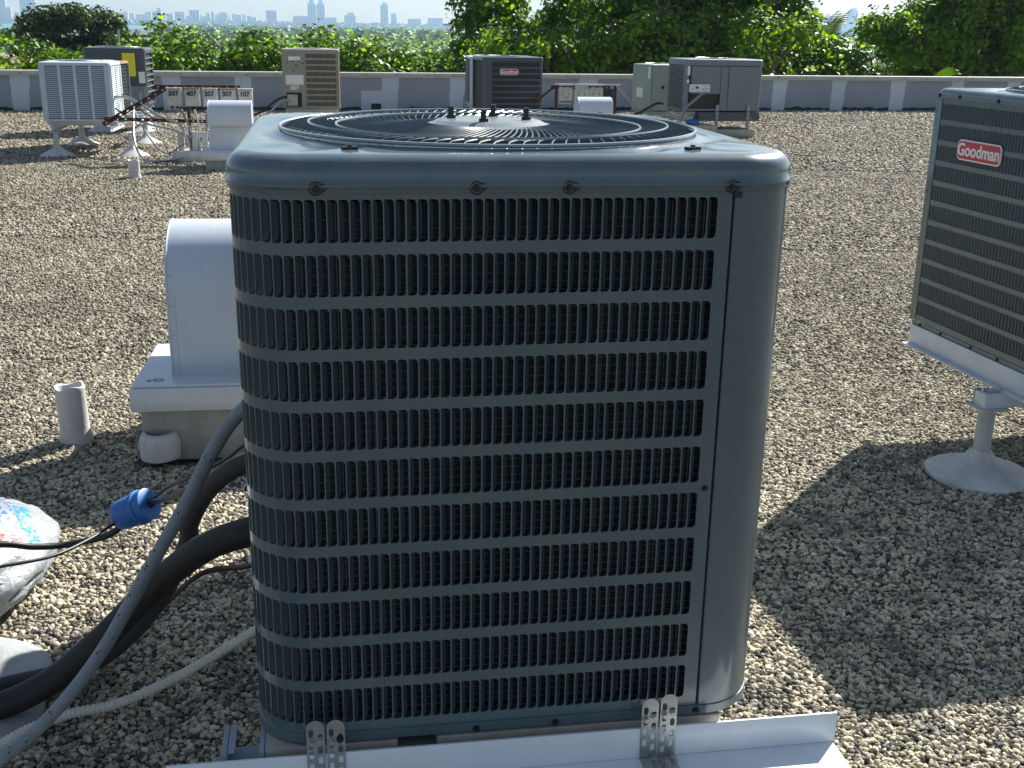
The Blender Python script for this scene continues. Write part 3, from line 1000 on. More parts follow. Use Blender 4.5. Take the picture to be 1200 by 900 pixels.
def strap(cx, ztop, ycol, yfoot, zfoot=.4018, w_=.031, seed=0):
    """perforated steel strap bent to a foot with bolts on the rail"""
    q = MB()
    f = lambda s_, z, d: (cx + s_, ycol + d, z)
    half = w_ / 2
    zb = ycol and .405
    n = 0
    for col, off in ((-1, 0.0), (1, .010)):
        s0, s1 = (-half, 0) if col < 0 else (0, half)
        c = (s0 + s1) / 2
        z = ztop - half
        first = True
        edges = [z]
        zz = z - off
        holes = []
        while zz - .018 > zb:
            hs = .0160
            holes.append((zz - hs - .002, zz - .002))
            zz -= .0225
        lastz = z
        for h0, h1 in holes:
            z0 = h0 - .002
            cell_hole(q, f, s0, s1, z0, lastz, (c - .0043, c + .0043, h0, h1), (.0040,) * 4, .0022)
            lastz = z0
        q.add([f(s0, zb, 0), f(s1, zb, 0), f(s1, lastz, 0), f(s0, lastz, 0)], [(0, 1, 2, 3)])
    # rounded head with one slot each
    vs = [f(0, ztop - half, 0)]
    for k in range(13):
        a = PI * k / 12
        vs.append(f(half * math.cos(a), ztop - half + half * math.sin(a), 0))
    q.add(vs, [(0, k + 1, k + 2) for k in range(12)])
    # edges
    for sx in (-half, half):
        q.add([f(sx, zb, 0), f(sx, ztop - half, 0), f(sx, ztop - half, .0022), f(sx, zb, .0022)], [(0, 1, 2, 3)])
    # foot
    q.box((cx - half, ycol - .055, zfoot), (cx + half, ycol + .001, zfoot + .0025), .0005)
    o = q.build('hold_down_strap', 'galv', None, smooth=False)
    return o
# straps stand on the rail and are screwed to the unit; each is a thing of its own
straps = [(-.3475, .4550 + .079, 'hold down strap of perforated steel, leftmost of the four on the front rail'),
          (-.3130, .4550 + .078, 'hold down strap of perforated steel, second from left, with one dark screw'),
          (.2465, .4550 + .072, 'hold down strap of perforated steel, third from left, with two hex screws'),
          (.2810, .4550 + .078, 'hold down strap of perforated steel, rightmost of the four on the front rail')]
for i, (cx, zt_, lab) in enumerate(straps):
    o = strap(cx, zt_, -.0385, 0)
    tag(o, lab, 'strap', 'perforated straps holding the foreground condenser')
    o.location = (0.0091, 1.7626, 0); o.rotation_euler = (0, 0, R(UYAW))
    for j, (dx, dz) in enumerate(((-.007, -.042), (.007, -.038))):
        x, z = cx + dx, zt_ + dz
        q = MB(); q.cyl((x, -.0385, z), (x, -.0405, z), .0066, 14); q.cyl((x, -.0405, z), (x, -.046, z), .0048, 6)
        q.build('hex_screw', 'black' if (i == 1 and j == 1) else 'galv', o)
    for dx, dy in ((-.006, -.030), (.008, -.018)):
        x, y = cx + dx, -.0385 + dy
        q = MB(); q.cyl((x, y, .4043), (x, y, .4065), .009, 14); q.cyl((x, y, .4065), (x, y, .414), .0065, 6)
        q.build('anchor_bolt', 'galv', o)

# stand below the right unit
RW = R(-77.5)
rs = thing('equipment_stand', 'white beam and post stand with a cone foot under the right hand condenser', 'stand', (1.885, 4.52, 0), RW)
q = MB(); q.box((-.42, -.012, .348), (1.1, -.006, .4325), .002); q.box((-.42, -.045, .3425), (1.1, -.006, .3475), .001); q.box((-.42, -.006, .4260), (1.1, .07, .4315)); q.build('front_rail', 'white_alu', rs)
q = MB(); chan(q, (-.42, .86, .348), (1.1, .86, .348), .1, .078); q.build('rear_rail', 'white_alu', rs)
q = MB(); q.box((.26, -.125, .285), (.335, 1.0, .341), .002); q.build('cross_beam', 'white_alu', rs)
q = MB(); q.box((.258, -.128, .283), (.262, -.06, .346)); q.box((.27, -.10, .3415), (.31, -.05, .347)); q.build('beam_bracket', 'galv', rs)
for x, y in ((.285, -.105), (.297, -.035)):
    q = MB(); q.cyl((x, y, .341), (x, y, .352), .009, 6); q.build('anchor_bolt', 'galv', rs)
leg(rs, .298, -.085, .277, r=.033, cr=.205, ch=.085, seed=9)
leg(rs, .298, .92, .277, r=.033, cr=.205, ch=.085, seed=10)
q = MB(); q.box((-.33, .60, .285), (-.26, 1.0, .341), .002); q.build('cross_beam', 'white_alu', rs)
leg(rs, -.295, .92, .277, r=.033, cr=.205, ch=.085, seed=12)

# a lower condenser standing behind the foreground one: it throws the shade on the gravel at the lower left
hu, hg_ = condenser('condenser_unit', 'lower slate condenser standing hidden right behind the foreground one', (.085, 3.44, .425), R(9.2), W_=.80, D_=.70, r=.06, H=.86, xs=.28, seam=.31,
                    pitch=.0205, rows=9, ztop=.800, cap_z=.820, Rc=.30, individual=False, rim=.018)
hs_ = thing('equipment_stand', 'stand with a white cone foot peeking out left of the foreground condenser', 'stand', (.085, 3.44, 0), R(9.2))
q = MB(); chan(q, (-.86, .10, .345), (.5, .10, .345), .1, .08); q.build('front_rail', 'white_alu', hs_)
q = MB(); chan(q, (-.5, .60, .345), (.5, .60, .345), .1, .08); q.build('rear_rail', 'white_alu', hs_)
for x, y in ((-.755, .03), (.30, .10), (-.25, .60), (.30, .60)): leg(hs_, x, y, .337, seed=int(50 + x * 10), cr=.19)

# ------------------------------------------------------------------ vents
def goose(name, label, loc, rz, W_, D_, H0, Rr, open_front=False, mat='vent_white', curb=None, lip=.02):
    """sheet metal gooseneck vent: box throat that bends over in a half round hood"""
    t = thing(name, label, 'roof vent', loc, rz)
    n = 18
    prof = []
    zc = H0
    if not open_front:
        # seen from its back: straight back rising into the half round that curls away
        prof = [(0, 0)] + [(Rr * (1 - math.cos(PI * k / n)), zc + Rr * math.sin(PI * k / n)) for k in range(n + 1)] + [(2 * Rr, zc - .10)]
        inner = [(D_, zc - .10), (D_, zc)]
        throat_y = D_
    else:
        prof = [(D_, 0)] + [(D_ - Rr * (1 - math.cos(PI * k / n)), zc + Rr * math.sin(PI * k / n)) for k in range(n + 1)] + [(D_ - 2 * Rr, zc - .09)]
    q = MB()
    vs = [(x, y, z) for x in (-W_ / 2, W_ / 2) for y, z in prof]
    m = len(prof)
    q.add(vs, [(k, k + 1, m + k + 1, m + k) for k in range(m - 1)])
    # cheeks
    for sx, x in ((-1, -W_ / 2), (1, W_ / 2)):
        pf = list(prof)
        if not open_front:
            pf = pf + [(D_, zc - .10), (D_, 0)]
        else:
            pf = pf + [(D_ - D_, zc - .09), (0, 0)]
        # inner throat meets the hood mouth
        cvs = [(x - sx * .0006, y, z) for y, z in pf]
        q.add(cvs, [tuple(range(len(cvs)))])
    q.build('hood', mat, t, ang=40)
    # standing seam at both cheeks
    q = MB()
    for x in (-W_ / 2, W_ / 2):
        pr = prof
        P3 = [(x, y, z) for y, z in pr]
        q.tube(P3, .0045, 6)
    q.build('edge_seam', mat, t)
    q = MB()
    if not open_front:
        q.box((-W_ / 2 + .003, D_ - .003, 0), (W_ / 2 - .003, D_, zc - .02)); 
        q.box((-W_ / 2 + .004, D_ + .002, zc - .03), (W_ / 2 - .004, 2 * Rr - .004, zc - .025))
        q.build('throat', mat, t)
    else:
        q.box((-W_ / 2 + .003, 0, 0), (W_ / 2 - .003, .003, zc + .02))
        q.build('throat', mat, t)
        q = MB(); q.box((-W_ / 2 + .004, D_ - 2 * Rr + .02, zc + .03), (W_ / 2 - .004, -.002, zc + .034)); q.build('mouth_dark_sheet', 'deep', t)  # dark sheet stands in for the shade inside the open hood
    if curb:
        cw, cdp, ch, cy = curb
        q = MB(); q.box((-cw / 2, cy - .012, -.105), (cw / 2, cy + cdp, -.012), .004)
        q.box((-cw / 2 + .01, cy, -.0115), (cw / 2 - .01, cy + cdp - .01, .0), .003)
        c = q.build('curb_cap', 'white_alu', t)
        q = MB(); q.box((-cw / 2 + .03, cy + .02, -ch), (cw / 2 - .03, cy + cdp - .03, -.106), .006); q.build('curb_base', 'cement', t)
    return t

# near vent, seen from its rounded back
nv = goose('gooseneck_vent', 'large white gooseneck vent with rounded back, just left of the foreground condenser', (-1.075, 4.36, 0.325), R(8), .57, .26, .33, .25,
           curb=(.86, .62, .32, -.14))
q = MB()
q.lathe([(.075, .0), (.078, .07), (.066, .10), (.050, .105), (.046, .06)], 20, (-.335, -.13, -.30), wob=.06, seed=4)
q.build('broken_pipe_stub', 'white_dirty', nv)
q = MB(); q.lathe([(.047, .06), (.0005, .058)], 16, (-.335, -.13, -.30)); q.build('stub_hole', 'deep', nv)
gv2 = goose('gooseneck_vent', 'small white gooseneck vent with its dark mouth toward the camera, under the numbered switch boxes', (-3.40, 13.75, 0.22), R(9), .50, .30, .38, .19, True, curb=(.66, .6, .30, -.2))
goose('gooseneck_vent', 'small white gooseneck hood behind the foreground condenser, in front of rusty switch boxes', (1.17, 17.0, 0.20), R(9), .50, .2, .30, .21, False, curb=(.62, .5, .2, -.1))
goose('gooseneck_vent', 'pale square vent hood half hidden behind the numbered switch boxes', (-4.35, 17.3, 0.12), R(9), .46, .25, .22, .14, False, curb=(.6, .5, .12, -.1))

q = MB()
for z in (.04, .16, .28, .40): q.cyl((-.272, -.001, z), (-.272, -.004, z), .004, 6)
q.build('sheet_screw', 'galv', nv)
q = MB(); q.box((-.262, -.0035, .002), (-.258, .0, .325)); q.build('lap_seam', 'white_alu', nv, smooth=False)
q = MB(); q.tube([(-.33 + .022 * math.cos(a * .5) * (1 - a * .02), -.075 + .016 * math.sin(a * .5), .0012) for a in range(24)], .0014, 4); q.tube([(-.375, -.085, .0012), (-.36, -.07, .0012), (-.365, -.095, .0012), (-.352, -.078, .0012)], .0012, 4)
q.build('marker_scribble', 'pvc', nv)
# short pipes
def stub(name, label, x, y, r, h, lean=(0, 0), rough=.05, seed=0):
    t = thing(name, label, 'vent pipe', (x, y, 0), 0)
    q = MB()
    prof = [(r * 1.16, -.03), (r * 1.14, .02), (r * 1.04, .04), (r, .08), (r * 1.02, h * .5), (r, h - .015), (r * 1.03, h - .006), (r * 1.0, h), (r * .84, h - .002), (r * .82, h - .05), (r * .80, .02)]
    q.lathe(prof, 26, wob=rough, seed=seed)
    q.v = [(v[0] + lean[0] * v[2], v[1] + lean[1] * v[2], v[2] + (.008 * math.sin(v[0] * 60) if v[2] > h * .8 else 0)) for v in q.v]
    q.build('pipe_wall', 'white_dirty', t)
    q = MB(); q.lathe([(r * .82, h * .35), (.0005, h * .34)], 20, (lean[0] * h * .35, 0, 0)); q.build('pipe_hole', 'deep', t)
    return t
stub('vent_pipe', 'short dirty white open vent pipe standing in the gravel left of the large vent', -1.815, 4.43, .058, .235, (-.03, 0), .03, 3)
stub('vent_pipe', 'small white pipe stub in front of the far left stand', -4.25, 12.72, .062, .20, (0, 0), .02, 6)

# flat painted lump at the bottom left
q = MB()
q.lathe([(.31, -.03), (.30, .004), (.27, .016), (.20, .026), (.10, .032), (.0005, .034)], 34, (-1.47, 2.53, 0), wob=.13, seed=12)
tag(q.build('roof_flashing_mound', 'mound', ang=80), 'low white grey painted flashing mound in the gravel at the bottom left corner', 'roof flashing')

# ------------------------------------------------------------------ pipes and cables
def pipe(name, label, cat, pts, r, mat, n=12, per=8, group=None, ribs=None):
    P = cubic(pts, per)
    if ribs:
        # re-sample finely and corrugate
        L = [0]
        for a, b_ in zip(P[:-1], P[1:]): L.append(L[-1] + (b_ - a).length)
        k = int(L[-1] / ribs * 4)
        Q = []; rr_ = []
        j = 0
        for i in range(k + 1):
            d = L[-1] * i / k
            while j < len(L) - 2 and L[j + 1] < d: j += 1
            f_ = (d - L[j]) / max(1e-9, L[j + 1] - L[j])
            Q.append(P[j].lerp(P[j + 1], f_)); rr_.append(r * (1, 1.0, .84, .84)[i % 4] )
        q = MB(); q.tube(Q, rr_, n)
    else:
        q = MB(); q.tube(P, r, n)
    o = q.build(name, mat, ang=60)
    return tag(o, label, cat, group)
pipe('grey_conduit', 'smooth grey flexible conduit arching down from the condenser side to the bottom left', 'conduit',
     [(-.40, 2.12, 1.02), (-.47, 2.13, .985), (-.551, 2.15, .918), (-.618, 2.18, .822), (-.69, 2.2, .69), (-.785, 2.2, .53), (-.894, 2.19, .345), (-1.002, 2.15, .210), (-1.102, 2.1, .13), (-1.22, 2.02, .07), (-1.4, 1.9, .03)], .0148, 'pvc', 16)
pipe('insulated_pipe', 'thick black insulated refrigerant pipe running from the condenser down to the lower left', 'insulated pipe',
     [(-.38, 2.33, .58), (-.50, 2.34, .59), (-.596, 2.35, .565), (-.711, 2.4, .50), (-.851, 2.47, .37), (-1.014, 2.48, .20), (-1.156, 2.46, .085), (-1.30, 2.40, .045), (-1.55, 2.3, .04)], .034, 'rubber', 20)
pipe('insulated_pipe', 'faded black insulated pipe dropping behind the grey conduit beside the condenser', 'insulated pipe',
     [(-.40, 2.45, .67), (-.55, 2.47, .70), (-.65, 2.5, .665), (-.749, 2.58, .566), (-.815, 2.64, .454), (-.835, 2.67, .382), (-.90, 2.68, .25), (-.99, 2.66, .13), (-1.1, 2.6, .06), (-1.28, 2.52, .045), (-1.5, 2.42, .04)], .024, 'rubber2', 16)
pipe('black_cable', 'black cable from the condenser into the blue connector', 'cable',
     [(-.42, 2.45, .70), (-.55, 2.47, .70), (-.646, 2.5, .672), (-.781, 2.6, .575), (-.868, 2.7, .500), (-.975, 2.83, .424)], .0085, 'cable')
pipe('black_cable', 'thin upper black cable from the condenser beside the thick one', 'cable',
     [(-.42, 2.52, .74), (-.60, 2.53, .725), (-.70, 2.58, .65), (-.80, 2.66, .575), (-.90, 2.76, .50), (-.975, 2.83, .430)], .0045, 'cable')
pipe('black_cable', 'thick black cable leaving the blue connector over the plastic bag', 'cable',
     [(-1.062, 2.85, .350), (-1.085, 2.85, .330), (-1.126, 2.85, .308), (-1.223, 2.85, .284), (-1.295, 2.8, .300), (-1.363, 2.75, .330), (-1.5, 2.65, .36)], .0095, 'cable')
pipe('black_cable', 'thin black cable leaving the blue connector and sagging left', 'cable',
     [(-1.06, 2.86, .365), (-1.09, 2.80, .36), (-1.112, 2.72, .362), (-1.161, 2.6, .372), (-1.246, 2.5, .392), (-1.36, 2.4, .41)], .0045, 'cable')
pipe('copper_line', 'thin dark brown line lying on the gravel below the insulated pipe', 'pipe',
     [(-.60, 2.9, .25), (-.80, 3.12, .09), (-.95, 3.18, .035), (-1.01, 3.02, .028), (-1.053, 2.80, .028), (-1.106, 2.64, .026), (-1.2, 2.52, .022)], .0085, 'brown_tube')
pipe('ribbed_conduit', 'cream ribbed flexible conduit curving over the gravel at the lower left', 'conduit',
     [(-.40, 2.93, .22), (-.55, 2.92, .12), (-.70, 2.835, .045), (-.80, 2.70, .030), (-.885, 2.58, .026), (-.985, 2.475, .026), (-1.09, 2.425, .026), (-1.178, 2.337, .026), (-1.25, 2.18, .026)], .0135, 'flex_white', 14, ribs=.0115)

# dark tar specks on the grey conduit
rr_ = random.Random(5)
P_ = cubic([(-.551, 2.15, .918), (-.618, 2.18, .822), (-.69, 2.2, .69), (-.785, 2.2, .53), (-.894, 2.19, .345), (-1.002, 2.15, .210), (-1.102, 2.1, .13)], 20)
q = MB()
for k in range(30):
    i = rr_.randrange(40, len(P_) - 1) if k > 8 else rr_.randrange(1, len(P_) - 1)
    d = Vector((rr_.uniform(-1, 1), -1.2, rr_.uniform(-.3, 1))).normalized()
    t_ = (P_[i + 1] - P_[i]).normalized(); d = (d - t_ * d.dot(t_)).normalized()
    c = P_[i] + d * .0143
    q.cyl(c, c + d * .0009, rr_.uniform(.0012, .0030), 7)
o = q.build('tar_specks', 'black', bpy.data.objects['grey_conduit'], kind='stuff')

# blue connector
c0, c1 = Vector((-1.079, 2.862, .366)), Vector((-.982, 2.838, .417))
ax = (c1 - c0).normalized()
bc = thing('cable_connector', 'blue plastic cable connector hanging between black cables', 'connector', c0, 0)
def along(prof, n=24):
    q = MB(); q.lathe([(r_, z_) for r_, z_ in prof], n)
    rot = ax.to_track_quat('Z', 'Y')
    q.v = [tuple(rot @ Vector(v)) for v in q.v]
    return q
L_ = (c1 - c0).length
along([(.0005, .0), (.036, .001), (.041, .006), (.043, .02), (.044, L_ * .62), (.0435, L_ * .63)]).build('connector_body', 'blue_plastic', bc)
along([(.0435, L_ * .64), (.049, L_ * .65), (.049, L_ * .75), (.045, L_ * .78), (.045, L_ * .98), (.040, L_ * 1.0), (.014, L_ * 1.01), (.0005, L_ * 1.01)]).build('connector_collar', 'blue_plastic', bc)
along([(.014, L_ * 1.0), (.013, L_ * 1.08), (.009, L_ * 1.14), (.0005, L_ * 1.14)], 12).build('cable_gland', 'black', bc)

# plastic bag
def bag():
    q = MB()
    nu, nv_ = 72, 36
    vs = []
    for j in range(nv_ + 1):
        ph = -PI / 2 + PI * j / nv_
        for i in range(nu):
            th = 2 * PI * i / nu
            d = Vector((math.cos(ph) * math.cos(th), math.cos(ph) * math.sin(th), math.sin(ph)))
            e = 1 + .08 * noise.noise(d * 1.6 + Vector((3, 1, 0))) + .03 * noise.noise(d * 5)
            cre = abs(noise.noise(Vector((d.x * 3 + 5, d.y * 3, d.z * 3))))
            e -= .09 * (1 - cre) ** 10
            e -= .03 * (1 - abs(noise.noise(d * 9))) ** 6
            x = d.x * .36 * e; y = d.y * .46 * e; z = d.z * (.13 if d.z < 0 else .17) * e
            # pinched neck at the right hand corner
            vs.append((x, y, max(z, -.10)))
    fs = [(j * nu + i, j * nu + (i + 1) % nu, (j + 1) * nu + (i + 1) % nu, (j + 1) * nu + i) for j in range(nv_) for i in range(nu)]
    q.add(vs, fs)
    o = q.build('plastic_bag', 'bag', ang=180)
    o.location = (-1.76, 3.06, .085); o.rotation_euler = (0, 0, R(-6))
    return tag(o, 'crumpled white plastic bag with red and blue print on the gravel at the left edge', 'plastic bag')
bag()

# ------------------------------------------------------------------ far condensers
def shell(parent, W_, D_, H, r, mat, cap_h=.05, over=.006, z0=0.0, capmat=None, topmat=None):
    """inner core and the cap of a small unit"""
    q = MB()
    lo = rsq_path(W_, D_, r, .03, 6); m = len(lo)
    q.add([(x, y, z) for z in (z0 + .02, H - .02) for x, y in lo], [(k, (k + 1) % m, m + (k + 1) % m, m + k) for k in range(m)])
    q.build('coil', 'coil', parent)
    q = MB()
    prof = [(.004, H - cap_h), (0, H - cap_h + .004), (0, H - .022), (.006, H - .008), (.02, H), (.06, H + .001)]
    lo = [[(x, y - over, z) for x, y in rsq_path(W_ + 2 * over, D_ + 2 * over, r + over, i_, 6)] for i_, z in prof]
    m = len(lo[0])
    q.add([p for l in lo for p in l], [(i * m + k, i * m + (k + 1) % m, (i + 1) * m + (k + 1) % m, (i + 1) * m + k) for i in range(len(lo) - 1) for k in range(m)] + [tuple(range((len(lo) - 1) * m, len(lo) * m))])
    q.build('top_cap', capmat or mat, parent)
    q = MB()
    lo = [[(x, y, z) for x, y in rsq_path(W_, D_, r, i_, 6)] for i_, z in ((.01, z0), (0, z0 + .004), (0, z0 + .03), (.03, z0 + .031))]
    m = len(lo[0])
    q.add([p for l in lo for p in l], [(i * m + k, i * m + (k + 1) % m, (i + 1) * m + (k + 1) % m, (i + 1) * m + k) for i in range(3) for k in range(m)] + [tuple(range(m - 1, -1, -1))])
    q.build('base_pan', mat, parent)
    # fan guard rings
    q = MB()
    Rg = min(W_, D_) * .40
    for rr_ in (Rg, Rg * .75, Rg * .5):
        q.tube([(rr_ * math.cos(2 * PI * k / 28), D_ / 2 + rr_ * math.sin(2 * PI * k / 28), H + .012) for k in range(28)], .004, 4, closed=True)
    for k in range(24):
        a = 2 * PI * k / 24
        q.tube([(Rg * .2 * math.cos(a), D_ / 2 + Rg * .2 * math.sin(a), H + .014), (Rg * math.cos(a + .3), D_ / 2 + Rg * math.sin(a + .3), H + .010)], .003, 3)
    q.build('fan_guard', 'wire', parent)

def face_fn(face, W_, D_, r):
    """maps (u across the face, z, outward) for 'front','left','right' of a box"""
    if face == 'front': return (lambda u, z, o: (u, -o, z)), (-W_ / 2, W_ / 2)
    if face == 'left': return (lambda u, z, o: (-W_ / 2 - o, D_ - u, z)), (0, D_)
    if face == 'right': return (lambda u, z, o: (W_ / 2 + o, u, z)), (0, D_)
    return (lambda u, z, o: (-u, D_ + o, z)), (-W_ / 2, W_ / 2)

def fbox(mb, f, u0, u1, z0, z1, o0=-.012, o1=0.0):
    P_ = [f(u, z, o) for o in (o0, o1) for z in (z0, z1) for u in (u0, u1)]
    mb.add(P_, [(0, 1, 3, 2), (4, 6, 7, 5), (0, 4, 5, 1), (2, 3, 7, 6), (0, 2, 6, 4), (1, 5, 7, 3)])

def bands(parent, face, W_, D_, r, mat, z0, z1, rows, u0, u1, band=.22, bars=0, barmat=None):
    f, _ = face_fn(face, W_, D_, r)
    hh = (z1 - z0) / rows
    for k in range(rows + 1):
        q = MB()
        fbox(q, f, u0, u1, max(z0 + k * hh - hh * band / 2, z0), min(z0 + k * hh + hh * band / 2, z1), -.012, .001)
        q.build('louver_band', mat, parent, smooth=False)
    q = MB()
    fbox(q, f, u0 - .012, u0, z0, z1); fbox(q, f, u1, u1 + .012, z0, z1)
    q.build('edge_trim', mat, parent, smooth=False)
    if bars:
        q = MB()
        for k in range(bars):
            u = u0 + (u1 - u0) * (k + .5) / bars
            fbox(q, f, u - .0035, u + .0035, z0, z1, -.012, -.003)
        q.build('louver_bars', barmat or mat, parent, kind='stuff', smooth=False)

def plain(parent, name, face, W_, D_, mat, u0, u1, z0, z1, o=0.0, th=.012, bev=0):
    f, _ = face_fn(face, W_, D_, 0)
    q = MB(); fbox(q, f, u0, u1, z0, z1, -th + o, o)
    return q.build(name, mat, parent, smooth=False)

def corner_col(parent, W_, D_, r, H, mat, which=('fl', 'fr', 'bl', 'br'), z0=.03):
    for c in which:
        q = MB()
        cx = (-W_ / 2 + r) if 'l' in c else (W_ / 2 - r)
        cy = r if 'f' in c else D_ - r
        a0 = {'fl': 180, 'fr': 270, 'br': 0, 'bl': 90}[c]
        pts = [(cx + r * math.cos(R(a0 + 90 * k / 6)), cy + r * math.sin(R(a0 + 90 * k / 6))) for k in range(7)]
        pin = [(cx + (r - .01) * math.cos(R(a0 + 90 * k / 6)), cy + (r - .01) * math.sin(R(a0 + 90 * k / 6))) for k in range(6, -1, -1)]
        q.prism(pts + pin, z0, H - .04, 'z')
        q.build('corner_post', mat, parent)

def small_stand(label, loc, rz, W_, D_, zt, legs, group=None, seed=0, cr=.22, ch=.11, rails=True):
    t = thing('equipment_stand', label, 'stand', loc, rz)
    q = MB()
    chan(q, (-W_ / 2 + .03, .16, zt - .06), (W_ / 2 - .03, .16, zt - .06), .06, .055)
    q.build('front_rail', 'white_alu', t)
    q = MB()
    chan(q, (-W_ / 2 + .03, D_ - .08, zt - .06), (W_ / 2 - .03, D_ - .08, zt - .06), .06, .055)
    q.build('rear_rail', 'white_alu', t)
    for x in (-W_ / 2 + .1, W_ / 2 - .1):
        q = MB(); chan(q, (x, -.02, zt - .125), (x, D_ + .05, zt - .125), .06, .06); q.build('cross_beam', 'white_alu', t)
    for i, (x, y) in enumerate(legs):
        leg(t, x, y, zt - .135, r=.035, cr=cr, ch=ch, seed=seed + i)
    return t

YA = R(9)
# A: pale unit with horizontal slats between vertical ribs
ZA = .43
ua = thing('condenser_unit', 'pale blue white condenser with fine horizontal slats on the far left', 'air conditioner', (-5.62, 14.85, ZA), R(8))
Wa, Da, Ha = .88, .70, .735
shell(ua, Wa, Da, Ha, .06, 'pale_unit', cap_h=.045)
corner_col(ua, Wa, Da, .06, Ha, 'pale_unit')
for face, span, nr in (('front', (-Wa / 2 + .06, Wa / 2 - .06), 5), ('right', (.06, Da - .06), 3), ('left', (.06, Da - .06), 3), ('back', (-Wa / 2 + .06, Wa / 2 - .06), 5)):
    f, _ = face_fn(face, Wa, Da, 0)
    nsl = 26
    if face in ('front', 'right'):
        for k in range(nsl):
            z = .04 + (Ha - .09) * (k + .5) / nsl
            q = MB()
            P_ = [f(u, z + dz, o) for u in (span[0], span[1]) for dz, o in ((.009, -.012), (-.004, .002), (-.009, .001), (.004, -.013))]
            q.add(P_, [(0, 1, 5, 4), (1, 2, 6, 5), (2, 3, 7, 6), (3, 0, 4, 7), (0, 3, 2, 1), (4, 5, 6, 7)])
            q.build('slat', 'pale_unit', ua, smooth=False)
    else:
        q = MB()
        for k in range(nsl):
            z = .04 + (Ha - .09) * (k + .5) / nsl
            fbox(q, f, span[0], span[1], z - .005, z + .008)
        q.build('slat_rows', 'pale_unit', ua, kind='stuff', smooth=False)
    for k in range(nr):
        u = span[0] + (span[1] - span[0]) * k / (nr - 1)
        q = MB(); fbox(q, f, u - .017, u + .017, .03, Ha - .04, -.014, .004); q.build('upright_rib', 'pale_unit', ua, smooth=False)
small_stand('white stand with cone feet under the far left pale condenser', (-5.60, 14.85, 0), R(8), .93, .80, ZA, [(-.32, .0), (.62, -.05)], seed=20)
# A2: rusty topped unit just behind on the right
ub = thing('condenser_unit', 'rusty topped condenser with open coil side, just behind the pale slatted one', 'air conditioner', (-5.80, 15.80, .44), R(9))
shell(ub, .86, .74, .70, .10, 'pale_unit', cap_h=.03, capmat='rust_top')
corner_col(ub, .86, .74, .05, .70, 'pale_unit')
for k in range(14):
    q = MB(); f, _ = face_fn('right', .86, .74, 0); fbox(q, f, .05, .69, .05 + k * .045, .057 + k * .045, -.014, -.008); q.build('guard_rod', 'black', ub, smooth=False)
plain(ub, 'front_panel', 'front', .86, .74, 'pale_unit', -.38, .38, .03, .67)
small_stand('white stand with cone feet behind the far left condensers', (-5.58, 15.95, 0), R(9), .86, .74, .44, [(-.5, .4), (.35, .55)], seed=30)
# C: dark unit with yellow label
uc = thing('condenser_unit', 'dark slate condenser with a yellow label behind the far left condensers', 'air conditioner', (-6.25, 18.2, .40), R(9))
Wc, Dc, Hc = .92, .85, .875
shell(uc, Wc, Dc, Hc, .07, 'navy_unit', cap_h=.07)
corner_col(uc, Wc, Dc, .07, Hc, 'navy_unit')
plain(uc, 'front_panel', 'front', Wc, Dc, 'navy_unit', -Wc / 2 + .07, Wc / 2 - .07, .03, Hc - .07)
bands(uc, 'right', Wc, Dc, .07, 'grey_unit', .03, Hc - .07, 9, .09, Dc - .09)
y_ = plain(uc, 'energy_label', 'front', Wc, Dc, 'yellow', .12, .31, .45, .80, .002, .002)
plain(uc, 'rating_label', 'front', Wc, Dc, 'white_label', .37 - .02, .44, .35, .52, .003, .002)
plain(uc, 'service_cover', 'front', Wc, Dc, 'grey_unit', .20, .44, .0, .30, .02, .03)
small_stand('white stand under the dark condenser with the yellow label', (-6.25, 18.2, 0), R(9), .92, .85, .40, [(-.3, .1), (.3, .1), (-.3, .7), (.3, .7)], seed=40)

# tan unit with 507
ut = thing('condenser_unit', 'tan grey condenser marked 507 in front of the parapet', 'air conditioner', (-3.52, 20.0, .28), R(9))
Wt, Dt, Ht = .97, .80, .985
shell(ut, Wt, Dt, Ht, .06, 'tan_unit', cap_h=.06)
corner_col(ut, Wt, Dt, .06, Ht, 'tan_unit')
plain(ut, 'service_panel', 'front', Wt, Dt, 'tan_unit', -Wt / 2 + .06, -.095, .27, Ht - .06, .004, .016)
plain(ut, 'valve_cover', 'front', Wt, Dt, 'tan_unit', -.17, -.095, .03, .27, .0, .016)
bands(ut, 'front', Wt, Dt, .06, 'tan_unit', .03, Ht - .06, 9, -.085, Wt / 2 - .06, .30, 26)
bands(ut, 'right', Wt, Dt, .06, 'tan_unit', .03, Ht - .06, 9, .07, Dt - .07, .30, 14)
plain(ut, 'rating_label', 'front', Wt, Dt, 'white_label', -.43, -.13, .40, .56, .0065, .002)
plain(ut, 'torn_label', 'front', Wt, Dt, 'white_label', -.37, -.17, .80, .865, .0065, .002)
plain(ut, 'switch_box', 'front', Wt, Dt, 'box_grey', -.41, -.24, .05, .235, .06, .07)
text_on('507', .10, 'white_letter', ut, (-.285, -.0055, .345), name='unit_number', sx=.95, bold=.003)
small_stand('white stand under the tan condenser marked 507', (-3.52, 20.0, 0), R(9), .97, .80, .27, [(-.3, .1), (.3, .1), (-.3, .7), (.3, .7)], seed=50)
# scuffs on the tan panel
q = MB()
for (x, z, w_, h_) in ((-.33, .775, .05, .012), (-.40, .74, .012, .03), (-.27, .71, .05, .018), (-.21, .78, .03, .02), (-.30, .62, .015, .03), (-.15, .74, .03, .02)):
    q.box((x, -.0065, z), (x + w_, -.0045, z + h_), 0, 0)
q.build('scuff_marks', 'black', ut, smooth=False)

